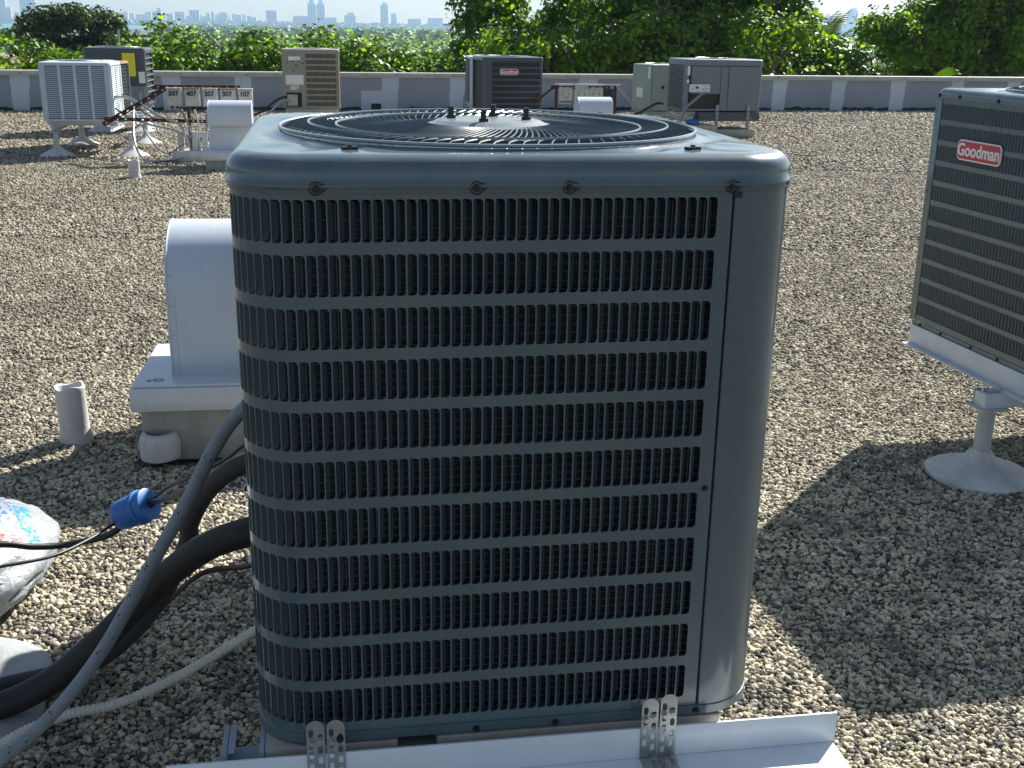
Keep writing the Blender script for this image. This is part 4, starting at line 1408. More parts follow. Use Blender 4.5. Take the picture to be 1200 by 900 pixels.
# centre dark unit with badge and the pale one left of it
um = thing('condenser_unit', 'dark slate condenser with a red badge in front of the parapet, centre', 'air conditioner', (-.06, 18.9, .36), R(14))
Wm, Dm, Hm = 1.0, .85, .855
shell(um, Wm, Dm, Hm, .05, 'navy_unit', cap_h=.065)
corner_col(um, Wm, Dm, .05, Hm, 'navy_unit')
plain(um, 'side_margin', 'front', Wm, Dm, 'navy_unit', -Wm / 2 + .05, -Wm / 2 + .14, .03, Hm - .06)
bands(um, 'front', Wm, Dm, .05, 'navy_unit', .03, Hm - .07, 8, -Wm / 2 + .15, Wm / 2 - .06, .26, 36)
bands(um, 'right', Wm, Dm, .05, 'grey_unit', .03, Hm - .07, 8, .07, Dm - .07, .30)
badge(um, -.07, .625, .30, .095, y=-.003)
small_stand('white stand under the dark badged condenser', (-.06, 18.9, 0), R(14), 1.0, .85, .355, [(-.3, .1), (.3, .1), (-.3, .7), (.3, .7)], seed=60)
un = thing('condenser_unit', 'pale grey slatted condenser half hidden left of the dark badged one', 'air conditioner', (-.42, 20.4, .36), R(9))
shell(un, .80, .75, .82, .05, 'pale_unit', cap_h=.04)
corner_col(un, .80, .75, .05, .82, 'pale_unit')
bands(un, 'front', .80, .75, .05, 'pale_unit', .03, .78, 26, -.34, .34, .45)
bands(un, 'left', .80, .75, .05, 'grey_unit', .03, .78, 26, .06, .69, .45)
small_stand('white stand under the half hidden pale condenser', (-.42, 20.4, 0), R(9), .8, .75, .355, [(-.3, .1), (.3, .1), (-.3, .7), (.3, .7)], seed=64)

# sage unit
us = thing('condenser_unit', 'sage grey green condenser with a small dark knob, right of the centre', 'air conditioner', (2.62, 20.3, .30), R(26))
shell(us, .66, .62, .80, .02, 'sage_unit', cap_h=.02)
for fc, a, b_ in (('left', .0, .62), ('front', -.33, .04)): plain(us, 'side_panel', fc, .66, .62, 'sage_unit', a, b_, .0, .78)
bands(us, 'front', .66, .62, .02, 'sage_unit', .05, .75, 22, .08, .30, .45)
f, _ = face_fn('front', .66, .62, 0)
q = MB(); q.cyl((-.10, -.002, .42), (-.10, -.014, .42), .028, 16); q.build('pipe_knockout', 'black', us)
plain(us, 'label_strip', 'left', .66, .62, 'white_label', .50, .56, .56, .76, .002, .002)
plain(us, 'rating_plate', 'left', .66, .62, 'white_label', .14, .34, .24, .40, .002, .002)
small_stand('low white stand under the sage green condenser', (2.62, 20.3, 0), R(26), .66, .62, .295, [(-.2, .1), (.2, .1), (-.2, .5), (.2, .5)], seed=70)

# big grey unit
ug = thing('condenser_unit', 'large mid grey panelled condenser, rightmost along the parapet', 'air conditioner', (3.36, 19.0, .42), R(12))
Wg, Dg, Hg = 1.34, .85, .81
shell(ug, Wg, Dg, Hg, .07, 'grey_unit', cap_h=.10)
corner_col(ug, Wg, Dg, .07, Hg, 'grey_unit')
plain(ug, 'access_panel', 'front', Wg, Dg, 'grey_unit', -.56, -.06, .27, .70, .004, .016)
plain(ug, 'valve_recess', 'front', Wg, Dg, 'black', -.56, -.14, .03, .27, -.02, .01)
plain(ug, 'centre_post', 'front', Wg, Dg, 'grey_unit', -.05, .075, .03, .70, .0, .012)
plain(ug, 'side_panel', 'front', Wg, Dg, 'grey_unit', .085, .60, .03, .70, .006, .018)
bands(ug, 'left', Wg, Dg, .07, 'grey_unit', .03, .72, 22, .08, .78, .45)
plain(ug, 'label_strip', 'front', Wg, Dg, 'white_label', -.63, -.585, .56, .70, .002, .002)
plain(ug, 'round_label', 'front', Wg, Dg, 'white_label', -.635, -.595, .44, .49, .002, .002)
sb = plain(ug, 'warning_box', 'front', Wg, Dg, 'white_label', -.59, -.26, .30, .42, .07, .07)
q = MB()
for (x, z, w_, h_) in ((-.57, .345, .03, .012), (-.505, .355, .055, .03), (-.485, .385, .015, .015), (-.40, .345, .05, .009), (-.33, .345, .045, .009), (-.38, .39, .09, .004), (-.55, .385, .04, .004), (-.50, .318, .05, .004)):
    q.box((x, -.0725, z), (x + w_, -.0702, z + h_))
q.build('warning_print', 'black_letter', sb, smooth=False)
small_stand('white stand under the large grey panelled condenser', (3.36, 19.0, 0), R(12), 1.2, .85, .40, [], seed=80)
sg = thing('equipment_stand', 'slotted grey posts and beam below the large grey panelled condenser', 'stand', (3.36, 19.0, 0), R(12))
for x in (-.12, .42):
    q = MB(); q.box((x, -.05, 0), (x + .045, -.02, .52), .002); pl = q.build('post', 'channel', sg, smooth=False)
    q = MB()
    for k in range(6): q.box((x + .014, -.052, .05 + k * .07), (x + .03, -.0505, .08 + k * .07))
    q.build('post_slots', 'black', pl, smooth=False)
q = MB(); q.box((-.4, -.02, .26), (.65, .7, .40)); q.build('beam_block', 'navy_unit', sg, smooth=False)
q = MB(); q.box((-.25, -.12, .0), (.55, .5, .13), .01); tag_o = q.build('concrete_block', 'beige', sg)
# blue cloth-like wrap beside it
q = MB(); q.lathe([(.07, 0), (.11, .02), (.10, .06), (.05, .08), (.0005, .085)], 18, wob=.35, seed=5)
o = q.build('tarpaulin_bundle', 'blue_plastic'); o.location = (2.86, 18.75, .22); tag(o, 'small blue plastic bundle lying by the pipes of the grey condenser', 'plastic bundle')
q = MB(); q.box((2.6, 18.55, 0.0), (3.2, 18.95, .215), .01, .2); tag(q.build('wood_sleeper', 'beige'), 'low beige block below the blue bundle by the grey condenser', 'block')

# ------------------------------------------------------------------ far left frames, switch boxes, curbs
def perf_bar(parent, a, b_, wd=.045, name='perforated_bar', mat='rust', hole=.10):
    """slotted angle: strip with real square holes plus a return flange"""
    a = Vector(a); b_ = Vector(b_)
    L = (b_ - a).length; x = (b_ - a).normalized()
    side = Vector((x.z, 0, -x.x)) if abs(x.y) < .9 else Vector((0, 0, 1))
    if side.length < .1: side = Vector((0, 0, 1))
    side.normalize()
    if side.z < 0: side = -side
    nrm = x.cross(side)
    q = MB()
    n = max(2, int(L / hole)); st_ = L / n
    f = lambda s_, z, d: tuple(a + x * s_ + side * (z - wd / 2) + nrm * d)
    for k in range(n):
        cell_hole(q, f, k * st_, (k + 1) * st_, 0, wd, (k * st_ + st_ * .36, k * st_ + st_ * .64, wd * .32, wd * .68), (.003,) * 4, .003)
    q.add([f(0, wd, 0), f(L, wd, 0), f(L, wd, .03), f(0, wd, .03)], [(0, 1, 2, 3)])
    return q.build(name, mat, parent, smooth=False)
fr = thing('switch_rack', 'rusty perforated angle frame carrying the numbered switch boxes', 'frame', (-4.4, 14.45, 0), R(9))
perf_bar(fr, (-.72, 0, .515), (1.02, 0, .47), .045)
perf_bar(fr, (-.74, .01, .44), (.05, .0, .885), .055)
perf_bar(fr, (-.10, .02, .90), (.95, .02, .90), .05)
perf_bar(fr, (.30, .03, 0), (.30, .03, .9), .04)
perf_bar(fr, (.92, .03, 0), (.92, .03, .9), .04)
for i, num in enumerate(('507', '407', '207', '307', '107')):
    x = .165 + i * .215
    c, s_ = math.cos(R(9)), math.sin(R(9))
    bx = thing('switch_box', ('leftmost grey switch box on the rusty rack, marked 507', 'grey switch box marked 407, second from left on the rusty rack', 'middle grey switch box of the rusty rack, marked 207', 'grey switch box marked 307, right of the middle one', 'rightmost grey switch box above the small vent hood, marked 107')[i], 'switch box',
               (-4.4 + (x) * c, 14.45 + x * s_ - .09, .675 - i * .001), R(9), 'numbered switch boxes on the rusty rack')
    q = MB(); q.box((-.088, -.0, 0), (.088, .085, .215), .008); q.build('box_body', 'box_grey', bx)
    q = MB(); q.box((-.096, -.018, .205), (.096, .088, .222), .006); q.build('box_lid', 'box_grey' if i % 2 == 0 else 'rust_top', bx)
    q = MB(); q.box((-.08, -.009, .012), (.08, -.0005, .196), .004); q.build('box_door', 'box_grey', bx)
    text_on(num, .078, 'black_letter', bx, (-.005, -.0105, .15), name='box_number', bold=.0035)
    q = MB(); q.cyl((0.03, .03, -.03), (0.03, .03, 0), .02, 10); q.cyl((-.035, .03, -.03), (-.035, .03, 0), .02, 10); q.build('conduit_hub', 'black', bx)
cb = thing('pipe_curb', 'white painted pipe curb with a row of upright conduits below the switch boxes', 'roof curb', (-4.02, 14.5, 0), R(9))
q = MB(); q.box((-.30, -.14, -.02), (.32, .16, .13), .015); q.build('curb_block', 'white_dirty', cb)
for i, x in enumerate((-.19, -.02, .10)):
    q = MB(); q.box((x - .035, -.06, .131), (x + .035, .02, .36), .006); q.build('curb_pipe', 'white_dirty', cb)
for i, x in enumerate((-.08, .03, .12, .17, .24)):
    P_ = cubic([(x, -.02, .1), (x + .004, -.02, .36), (x - .02 + .02 * i, -.01, .48), (x + .01 + .05 * (i - 2), .0, .63)], 6)
    q = MB(); q.tube(P_, .016, 8); q.build('curb_conduit', 'galv' if i % 2 else 'pvc', cb)

def wires(specs):
    for lab, pts, r_, mat in specs:
        pipe('flexible_conduit' if r_ > .01 else 'black_cable', lab, 'conduit' if r_ > .01 else 'cable', pts, r_, mat, 8, 6)
wires([
    ('white flexible conduit sweeping from the far left condensers to the switch boxes', [(-5.25, 15.1, .72), (-5.0, 14.9, .74), (-4.75, 14.7, .66), (-4.45, 14.5, .53), (-4.2, 14.4, .45), (-4.1, 14.4, .2)], .018, 'galv'),
    ('grey conduit drooping from the pale slatted condenser', [(-5.15, 14.9, .60), (-4.9, 14.7, .50), (-4.6, 14.6, .42), (-4.3, 14.45, .38), (-4.05, 14.4, .30)], .014, 'galv'),
    ('grey conduit looping low on the gravel before the pipe curb', [(-4.95, 15.0, .60), (-4.85, 14.6, .30), (-4.7, 14.3, .10), (-4.5, 14.1, .03), (-4.2, 14.3, .05), (-4.1, 14.4, .12)], .014, 'galv'),
    ('second grey conduit loop sagging above the gravel loop', [(-5.05, 15.2, .65), (-4.8, 14.8, .40), (-4.55, 14.5, .18), (-4.35, 14.35, .10), (-4.15, 14.4, .22)], .011, 'pvc'),
    ('dark cable crossing from the condensers to the switch rack', [(-5.3, 15.6, .75), (-5.0, 15.2, .62), (-4.7, 14.9, .50), (-4.35, 14.6, .46), (-4.1, 14.5, .50)], .009, 'cable'),
    ('conduit coming down the corner of the dark labelled condenser', [(-5.86, 18.1, .62), (-5.84, 18.05, .4), (-5.6, 17.6, .35), (-5.2, 16.6, .3), (-4.9, 15.8, .22)], .018, 'pvc'),
    ('dark cable rising from behind the condenser to the tan unit', [(-4.55, 19.5, .15), (-4.3, 19.6, .25), (-4.1, 19.8, .42), (-3.95, 19.9, .48), (-3.85, 19.93, .46)], .018, 'cable'),
    ('pale cable rising beside the dark one to the tan unit', [(-4.35, 19.4, .12), (-4.15, 19.5, .25), (-4.0, 19.75, .40), (-3.85, 19.9, .42)], .018, 'galv'),
    ('grey conduit from the warning box of the grey condenser down to the roof', [(3.05, 18.75, .72), (2.98, 18.72, .70), (2.86, 18.7, .60), (2.72, 18.65, .48), (2.64, 18.6, .30), (2.6, 18.6, .1)], .022, 'pvc'),
    ('black insulated line reaching to the sage green condenser', [(1.75, 18.5, .32), (2.0, 18.6, .42), (2.25, 18.9, .52), (2.42, 19.4, .50), (2.5, 19.9, .46)], .022, 'cable'),
    ('beige line lying between the sage and grey condensers', [(2.3, 19.0, .30), (2.5, 18.9, .34), (2.75, 18.8, .27), (2.95, 18.8, .25)], .022, 'galv')])
# rust flecked rack with two pale boxes near the centre
fr2 = thing('switch_rack', 'rusty topped rack with a slanting brace behind the foreground condenser', 'frame', (1.12, 19.0, 0), R(9))
perf_bar(fr2, (-.58, -.02, .76), (.40, -.02, .76), .06)
q = MB(); q.box((-.52, -.04, .795), (.58, .0, .812)); q.build('top_rail', 'coping', fr2, smooth=False)
q = MB(); q.tube([(.50, 0, .80), (.98, 0, .33)], .014, 6); q.build('slant_brace', 'galv', fr2)
q = MB(); q.tube([(-.50, 0, .78), (-.86, 0, .50)], .022, 6); q.build('slant_brace', 'rust', fr2)
for x in (-.50, .48):
    q = MB(); q.box((x, 0, 0), (x + .04, .04, .79)); q.build('post', 'rust', fr2, smooth=False)
q = MB(); q.box((.24, .02, .52), (.47, .08, .74)); q.build('dark_panel', 'black', fr2, smooth=False)
for i, (x, lab) in enumerate(((-.44, 'left of the two pale perforated switch boxes on the centre rack'), (-.17, 'right of the two pale perforated switch boxes on the centre rack'), (.07, 'pale plain switch box beside the dark panel on the centre rack'))):
    c, s_ = math.cos(R(9)), math.sin(R(9))
    bx = thing('switch_box', lab, 'switch box', (1.12 + (x + .11) * c, 19.0 + (x + .11) * s_ - .07, .50), R(9), 'pale switch boxes on the centre rack')
    q = MB(); q.box((-.11, 0, 0), (.11, .06, .26 + .04 * (i == 1)), .008); q.build('box_body', 'box_grey', bx)
    q = MB(); q.box((-.115, -.01, .285), (.115, .065, .315), .008); q.build('box_lid', 'white_dirty', bx)
    q = MB()
    for px, pz in ((-.05, .16), (.05, .16), (.0, .10)): q.cyl((px, .001, pz), (px, -.003, pz), .011, 8)
    q.build('screw', 'black', bx)
    q = MB(); q.box((-.10, -.012, .025), (.10, -.001, .04)); q.build('hasp', 'rust', bx, smooth=False)

# leaf sprig poking over the coping
sp_ = thing('plant_sprig', 'bright green leaf sprig poking up over the parapet coping on the right', 'plant', tuple(WP(10.45, .55, 0)), WA)
for a0, a1, h_ in ((-.30, .33, .88), (-.22, .40, .80)):
    q = MB(); vs = []; n = 10
    for k in range(n + 1):
        t = k / n
        wd = .055 * math.sin(PI * min(1, t * .96 + .04)) ** .8
        z = .70 + (h_ - .70) * math.sin(t * 2.1) + .02
        vs += [(a0 + (a1 - a0) * t, 0, z - wd), (a0 + (a1 - a0) * t, .05, z + wd)]
    q.add(vs, [(2 * k, 2 * k + 1, 2 * k + 3, 2 * k + 2) for k in range(n)])
    q.build('leaf', 'leaf_bright', sp_)
q = MB(); q.tube([(-.3, .02, -3), (-.3, .02, .72)], .02, 6); q.build('stem', 'trunk', sp_)

# ------------------------------------------------------------------ gravel stones: geometry nodes on a field of points
def field_points():
    P = []
    def zone(y0, y1, step, size):
        xs_, ys_, ss = [], [], []
        ny_ = int((y1 - y0) / step)
        for j in range(ny_):
            y = y0 + j * step
            hw = .50 * y + .45
            n = int(2 * hw / step)
            x = -hw + (np.arange(n) + rng.random(n) * .9) * step
            yy = y + rng.random(n) * step * 1.1
            xs_.append(x); ys_.append(yy); ss.append(np.full(n, size) * (.72 + .62 * rng.random(n) ** 1.5))
        return np.concatenate(xs_), np.concatenate(ys_), np.concatenate(ss)
    for z in ((1.55, 3.2, .0118, .0078), (3.2, 5.6, .0136, .0086), (5.6, 9.0, .0180, .0104), (9.0, 14.5, .026, .0140), (14.5, 21.0, .040, .0200), (21.0, 27.0, .050, .0245)):
        P.append(zone(*z))
    x = np.concatenate([p[0] for p in P]); y = np.concatenate([p[1] for p in P]); s_ = np.concatenate([p[2] for p in P])
    keep = np.ones(len(x), bool)
    # where curbs, pipes and mounds stand
    keep &= (-(x - W0.x) * math.sin(WA) + (y - W0.y) * math.cos(WA)) < -.03
    for cx, cy, hw, hd in ((-1.03, 4.47, .43, .30), (-3.35, 13.9, .33, .3), (-3.95, 14.5, .33, .2)):
        keep &= ~((abs(x - cx) < hw) & (abs(y - cy) < hd))
    for cx, cy, rr_ in ((-1.50, 2.52, .25), (-1.815, 4.43, .06), (-4.25, 12.72, .065), (-1.43, 4.2, .07), (-1.78, 3.17, .22), (1.80, 4.17, .16)):
        keep &= (x - cx) ** 2 + (y - cy) ** 2 > rr_ ** 2
    x, y, s_ = x[keep], y[keep], s_[keep]
    return x, y, s_
gx, gy, gs = field_points()
z = np.array([roof_h(a, b_) for a, b_ in ()])
# roof_h evaluated on a grid and looked up
G = 240
gxs = np.linspace(-14, 14, G); gys = np.linspace(1, 28, G)
GH = np.array([[roof_h(a, b_) for a in gxs] for b_ in gys])
ix = np.clip(((gx + 14) / 28 * (G - 1)).astype(int), 0, G - 1); iy = np.clip(((gy - 1) / 27 * (G - 1)).astype(int), 0, G - 1)
gz = GH[iy, ix] + gs * .25 + rng.random(len(gx)) * gs * .5
me = bpy.data.meshes.new('gravel')
me.vertices.add(len(gx))
me.vertices.foreach_set('co', np.stack([gx, gy, gz], 1).astype(np.float32).ravel())
a_ = me.attributes.new('size', 'FLOAT', 'POINT'); a_.data.foreach_set('value', gs.astype(np.float32))
rt = np.stack([rng.normal(0, .45, len(gx)), rng.normal(0, .45, len(gx)), rng.random(len(gx)) * 6.283], 1).astype(np.float32)
a_ = me.attributes.new('turn', 'FLOAT_VECTOR', 'POINT'); a_.data.foreach_set('vector', rt.ravel())
me.update()
gravel = link('gravel', me, kind='stuff')
ng = bpy.data.node_groups.new('scatter_stones', 'GeometryNodeTree')
ng.interface.new_socket('Geometry', in_out='INPUT', socket_type='NodeSocketGeometry')
ng.interface.new_socket('Geometry', in_out='OUTPUT', socket_type='NodeSocketGeometry')
gn = ng.nodes; gl = ng.links
gi = gn.new('NodeGroupInput'); go = gn.new('NodeGroupOutput')
join = gn.new('GeometryNodeJoinGeometry')
prev = []
for k in range(7):
    ico = gn.new('GeometryNodeMeshIcoSphere'); ico.inputs['Radius'].default_value = 1.0; ico.inputs['Subdivisions'].default_value = 2
    sp = gn.new('GeometryNodeSetPosition')
    nz_ = gn.new('ShaderNodeTexNoise'); nz_.noise_dimensions = '4D'; nz_.inputs['W'].default_value = k * 7.3; nz_.inputs['Scale'].default_value = .85; nz_.inputs['Detail'].default_value = 1.0
    sub = gn.new('ShaderNodeVectorMath'); sub.operation = 'SUBTRACT'; sub.inputs[1].default_value = (.5, .5, .5)
    scl = gn.new('ShaderNodeVectorMath'); scl.operation = 'SCALE'; scl.inputs['Scale'].default_value = 2.0
    gl.new(nz_.outputs['Color'], sub.inputs[0]); gl.new(sub.outputs[0], scl.inputs[0])
    gl.new(ico.outputs['Mesh'], sp.inputs['Geometry']); gl.new(scl.outputs[0], sp.inputs['Offset'])
    tf = gn.new('GeometryNodeTransform'); tf.inputs['Scale'].default_value = (1.15, .78 + .05 * (k % 3), .52 + .05 * (k % 4))
    gl.new(sp.outputs[0], tf.inputs['Geometry'])
    ss_ = gn.new('GeometryNodeSetShadeSmooth'); sm = gn.new('GeometryNodeSetMaterial'); sm.inputs['Material'].default_value = M['stone']
    gl.new(tf.outputs[0], ss_.inputs[0]); gl.new(ss_.outputs[0], sm.inputs['Geometry'])
    g2i = gn.new('GeometryNodeGeometryToInstance'); gl.new(sm.outputs[0], g2i.inputs[0])
    prev.append(g2i)
for g_ in reversed(prev): gl.new(g_.outputs[0], join.inputs[0])
iop = gn.new('GeometryNodeInstanceOnPoints'); iop.inputs['Pick Instance'].default_value = True
na = gn.new('GeometryNodeInputNamedAttribute'); na.data_type = 'FLOAT'; na.inputs['Name'].default_value = 'size'
nr = gn.new('GeometryNodeInputNamedAttribute'); nr.data_type = 'FLOAT_VECTOR'; nr.inputs['Name'].default_value = 'turn'
gl.new(gi.outputs[0], iop.inputs['Points']); gl.new(join.outputs[0], iop.inputs['Instance'])
gl.new(na.outputs['Attribute'], iop.inputs['Scale']); gl.new(nr.outputs['Attribute'], iop.inputs['Rotation'])
gl.new(iop.outputs[0], go.inputs[0])
md = gravel.modifiers.new('stones', 'NODES'); md.node_group = ng
print('gravel stones', len(gx))

# ------------------------------------------------------------------ trees
ZG = -15.0
def leaves_mesh(name, C, size, mat, nrm_bias=None, elong=1.25):
    """many small bent leaves at the points C"""
    n = len(C)
    d = rng.normal(size=(n, 3)); d[:, 2] = np.abs(d[:, 2]) * 1.0 + .25
    if nrm_bias is not None: d = d + nrm_bias * 1.1
    d /= np.linalg.norm(d, axis=1)[:, None]
    a = rng.normal(size=(n, 3)); u = np.cross(d, a); u /= np.linalg.norm(u, axis=1)[:, None]
    v = np.cross(d, u)
    s_ = (size * (.6 + .8 * rng.random(n)))[:, None]
    u = u * s_ * elong * .5; v = v * s_ * .5
    b_ = d * s_ * .12
    V = np.stack([C - u, C - v * .9 - u * .15 + b_, C + u, C + v * .9 - u * .15 + b_], 1).reshape(-1, 3)
    me = bpy.data.meshes.new(name)
    me.vertices.add(n * 4); me.vertices.foreach_set('co', V.astype(np.float32).ravel())
    me.loops.add(n * 4); me.loops.foreach_set('vertex_index', np.arange(n * 4, dtype=np.int32))
    me.polygons.add(n); me.polygons.foreach_set('loop_start', np.arange(0, n * 4, 4, dtype=np.int32))
    me.update()
    at = me.attributes.new('tone', 'FLOAT', 'FACE'); at.data.foreach_set('value', rng.random(n).astype(np.float32))
    me.materials.append(M[mat])
    return me

def crown_points(lobes, n, clump=.34):
    """points in tufts spread over the shells of the lobes"""
    w_ = np.array([l[3] * l[4] for l in lobes]); w_ = w_ / w_.sum()
    out = []; nb = []
    for l, k in zip(lobes, (w_ * n).astype(int)):
        cx, cy, cz, rx, rz = l
        nt_ = max(3, k // 22)
        d = rng.normal(size=(nt_ * 3, 3)); d /= np.linalg.norm(d, axis=1)[:, None]
        d = d[(d[:, 2] > -.25) | (rng.random(len(d)) < .25)][:nt_]
        nt_ = len(d)
        rr_ = .70 + .32 * rng.random(nt_) ** .6
        # uneven outline
        q = np.array([noise.noise(Vector((a * 2.1 + cx, b_ * 2.1 + cy, c * 2.1 + cz))) for a, b_, c in d])
        rr_ *= 1 + .38 * q
        tc_ = np.stack([cx + d[:, 0] * rx * rr_, cy + d[:, 1] * rx * rr_, cz + d[:, 2] * rz * rr_], 1)
        i_ = rng.integers(0, nt_, k)
        pts = tc_[i_] + np.clip(rng.normal(size=(k, 3)), -1.5, 1.5) * clump * (.5 + rng.random((nt_, 1))[i_])
        out.append(pts); nb.append(d[i_])
    return np.concatenate(out), np.concatenate(nb)

def tree(name, label, x, y, lobes, n, size, mat, group=None, clump=.19, cat='tree', trunk_r=.22):
    """lobes: (dx,dy,z,rx,rz) in world heights"""
    t = thing(name, label, cat, (x, y, ZG), 0, group)
    L = [(a, b_, c - ZG, d, e) for a, b_, c, d, e in lobes]
    C, nb = crown_points(L, n, clump)
    link('crown', leaves_mesh('crown', C, size, mat, nb), t)
    zc = min(l[2] - l[4] * .3 for l in L)
    q = MB()
    q.tube(cubic([(0, 0, -.3), (.1, .05, zc * .4), (-.1, .1, zc * .75), (0, 0, zc)], 4), [trunk_r * (1.25 - .6 * i / 12) for i in range(13)], 8)
    tr = q.build('trunk', 'trunk', t)
    q = MB()
    for l in sorted(L, key=lambda l_: -l_[3])[:14]:
        e = Vector((l[0], l[1], l[2]))
        st_ = Vector((0, 0, zc * .93))
        q.tube(cubic([st_, st_.lerp(e, .5) + Vector((random.uniform(-.3, .3), random.uniform(-.3, .3), .2)), e], 4), [trunk_r * .5 * (1 - .08 * i) for i in range(9)], 6)
        for k in range(5):
            d = Vector((random.gauss(0, 1), random.gauss(0, 1), random.gauss(.3, .7))).normalized()
            e2 = e + Vector((d.x * l[3], d.y * l[3], d.z * l[4])) * .85
            q.tube([e, e.lerp(e2, .5) + Vector((0, 0, .1)), e2], [trunk_r * .22, trunk_r * .14, trunk_r * .05], 5)
    q.build('limb', 'trunk', tr)
    return t

def bushy(label, x, y, ztop, w_, n, size=.20, mat='leaf_bright', group=None, seed=0, depth=3.2, clump=.17):
    rr_ = random.Random(seed)
    lobes = []
    k = max(3, int(w_ / 1.1))
    for i in range(k):
        dx = (i - (k - 1) / 2) * w_ / k + rr_.uniform(-.3, .3)
        lobes.append((dx, rr_.uniform(-.6, .9), ztop - 1.05 - rr_.uniform(0, .7), rr_.uniform(.85, 1.2), rr_.uniform(.8, 1.1)))
    for i in range(k * 4):
        lobes.append((rr_.uniform(-.5, .5) * (w_ + 1.0), rr_.uniform(-1.5, .2), ztop - 1.0 - rr_.uniform(0, 2.4), rr_.uniform(.35, .7), rr_.uniform(.3, .6)))
    for i in range(k):
        dx = (i - (k - 1) / 2) * w_ / k * .9
        lobes.append((dx, rr_.uniform(-.4, 1.2), ztop - 3.0, 1.5, 1.6))
    return tree('leafy_tree', label, x, y, lobes, n, size, mat, group, clump)

# X at a given picture column and distance is worked out beforehand; the row stands 30 to 36 m out
row = [
    # x, y, top z, width, leaves, label
    (-15.25, 32.0, 1.75, .9, 4500, 'bright leafy tree at the far left edge, taller than the bushes beside it'),
    (-13.4, 33.5, .58, 3.6, 8000, 'low bright green tree just right of the far left tree'),
    (-8.9, 34.0, 1.35, 3.4, 8500, 'rounded bright green tree behind the numbered switch boxes'),
    (-6.6, 35.0, 1.20, 2.6, 7000, 'bright green tree left of the tan condenser'),
    (-4.9, 35.5, 1.00, 2.6, 6500, 'bright green tree behind the tan condenser'),
    (-2.9, 34.0, .72, 3.0, 8500, 'bright green tree right of the tan condenser'),
    (-1.0, 34.5, .85, 2.4, 6500, 'bright green tree left of the dark badged condenser'),
]
for i, (x, y, zt_, w_, n, lab) in enumerate(row):
    bushy(lab, x, y, zt_ + .55, w_, int(n * 2.4), seed=i + 1, size=.125)
# big dark trees behind centre
def biglobes(w_, zt_, zb, seed, rx=1.5):
    rr_ = random.Random(seed)
    L = []
    nz_ = max(2, int((zt_ - zb) / 1.15))
    k = max(3, int(w_ / .95))
    for j in range(nz_):
        for i in range(k):
            L.append(((i - (k - 1) / 2) * (w_ + 1.2) / k + rr_.uniform(-.5, .5), rr_.uniform(-1.3, .6) - .25 * j * (j < 3), zt_ - .8 - j * 1.15 + rr_.uniform(-.6, .5), rr_.uniform(.45, 1.05), rr_.uniform(.45, .85)))
        L.append((rr_.uniform(-.4, .4) * w_, 1.1, zt_ - 1.3 - j * 1.15, w_ * .32, 1.0))
    return L
tree('broadleaf_tree', 'large dark tree rising behind the bright trees at the centre', 0.1, 41.0, biglobes(3.0, 3.6, -2, 3), 24000, .15, 'leaf_dark')
bushy('bright green tree in front of the large dark tree, above the badged condenser', .9, 35.0, 2.1, 4.0, 28000, seed=21, size=.125, depth=3)
tree('broadleaf_tree', 'tall dark tree left of the big grey condenser, reaching the top of the picture', 4.9, 38.0, biglobes(4.6, 4.6, -2.4, 5), 46000, .14, 'leaf_dark')
tree('broadleaf_tree', 'tall green tree rising behind the large grey panelled condenser', 7.7, 39.5, biglobes(2.6, 4.4, -2.4, 8), 30000, .14, 'leaf_dark')
bushy('bright leafy tree right behind the sage green condenser', 5.6, 35.5, 2.7, 4.2, 26000, seed=31, size=.125)
bushy('low bright tree beyond the parapet right of the grey condenser', 9.6, 37.0, 1.65, 2.8, 17000, seed=33, size=.125)
tree('broadleaf_tree', 'tall mid green tree left of the right hand condenser', 14.0, 38.5, biglobes(3.2, 4.2, -2.5, 12), 40000, .135, 'leaf_bright')
tree('broadleaf_tree', 'big dark tree at the far right edge above the right hand condenser', 17.3, 38.0, biglobes(6.2, 5.4, -2.5, 14), 52000, .14, 'leaf_dark')
tree('broadleaf_tree', 'dark tree filling the gap behind the two right hand trees', 18.2, 44.0, biglobes(5.6, 3.8, -2.5, 17), 24000, .16, 'leaf_deep')
# flat topped dark tree farther off at the left
L = []
for k in range(16):
    a = k / 15
    L.append((-3.0 + 6.0 * a + random.uniform(-.6, .6), random.uniform(-2, 2), .55 + 1.3 * math.sin(PI * (a * .9 + .08)) + random.uniform(-.4, .2), .95, .4))
for k in range(10):
    L.append((-2.4 + 5 * k / 9, random.uniform(-1, 1), -.7 + random.uniform(-.6, .4), 1.2, 1.0))
tree('umbrella_tree', 'wide dark flat topped tree beyond the far left condensers', -26.7, 72, L, 26000, .22, 'leaf_deep', clump=.28, trunk_r=.4)
for i, (x, y, zt_, w_, lab) in enumerate(((-34.5, 92, .2, 3.5, 'small dark tree left of the flat topped tree against the water'), (-29.8, 84, -1.0, 4, 'small tree at the left foot of the flat topped tree'),
                                          (-15.8, 100, -1.9, 8, 'tree beyond the switch boxes in the middle distance'), (-12, 120, -3.5, 9, 'middle distance tree left of the low white house'),
                                          (-3.0, 80, -2.6, 6, 'middle distance tree below the palms'), (-19.5, 110, -3.0, 9, 'middle distance tree right of the flat topped tree'),
                                          (-6.5, 62, -.9, 5, 'dark green tree behind the bright row, left of the palms'), (2.2, 70, -1.5, 5, 'dark green tree behind the bright row, right of the palms'))):
    L = [(random.uniform(-w_ / 2, w_ / 2), random.uniform(-1, 1), zt_ - 1.4 - random.uniform(0, 2), 1.7, 1.4) for _ in range(6)]
    tree('broadleaf_tree', lab, x, y, L, 7000, .26, 'leaf_dark', clump=.38)

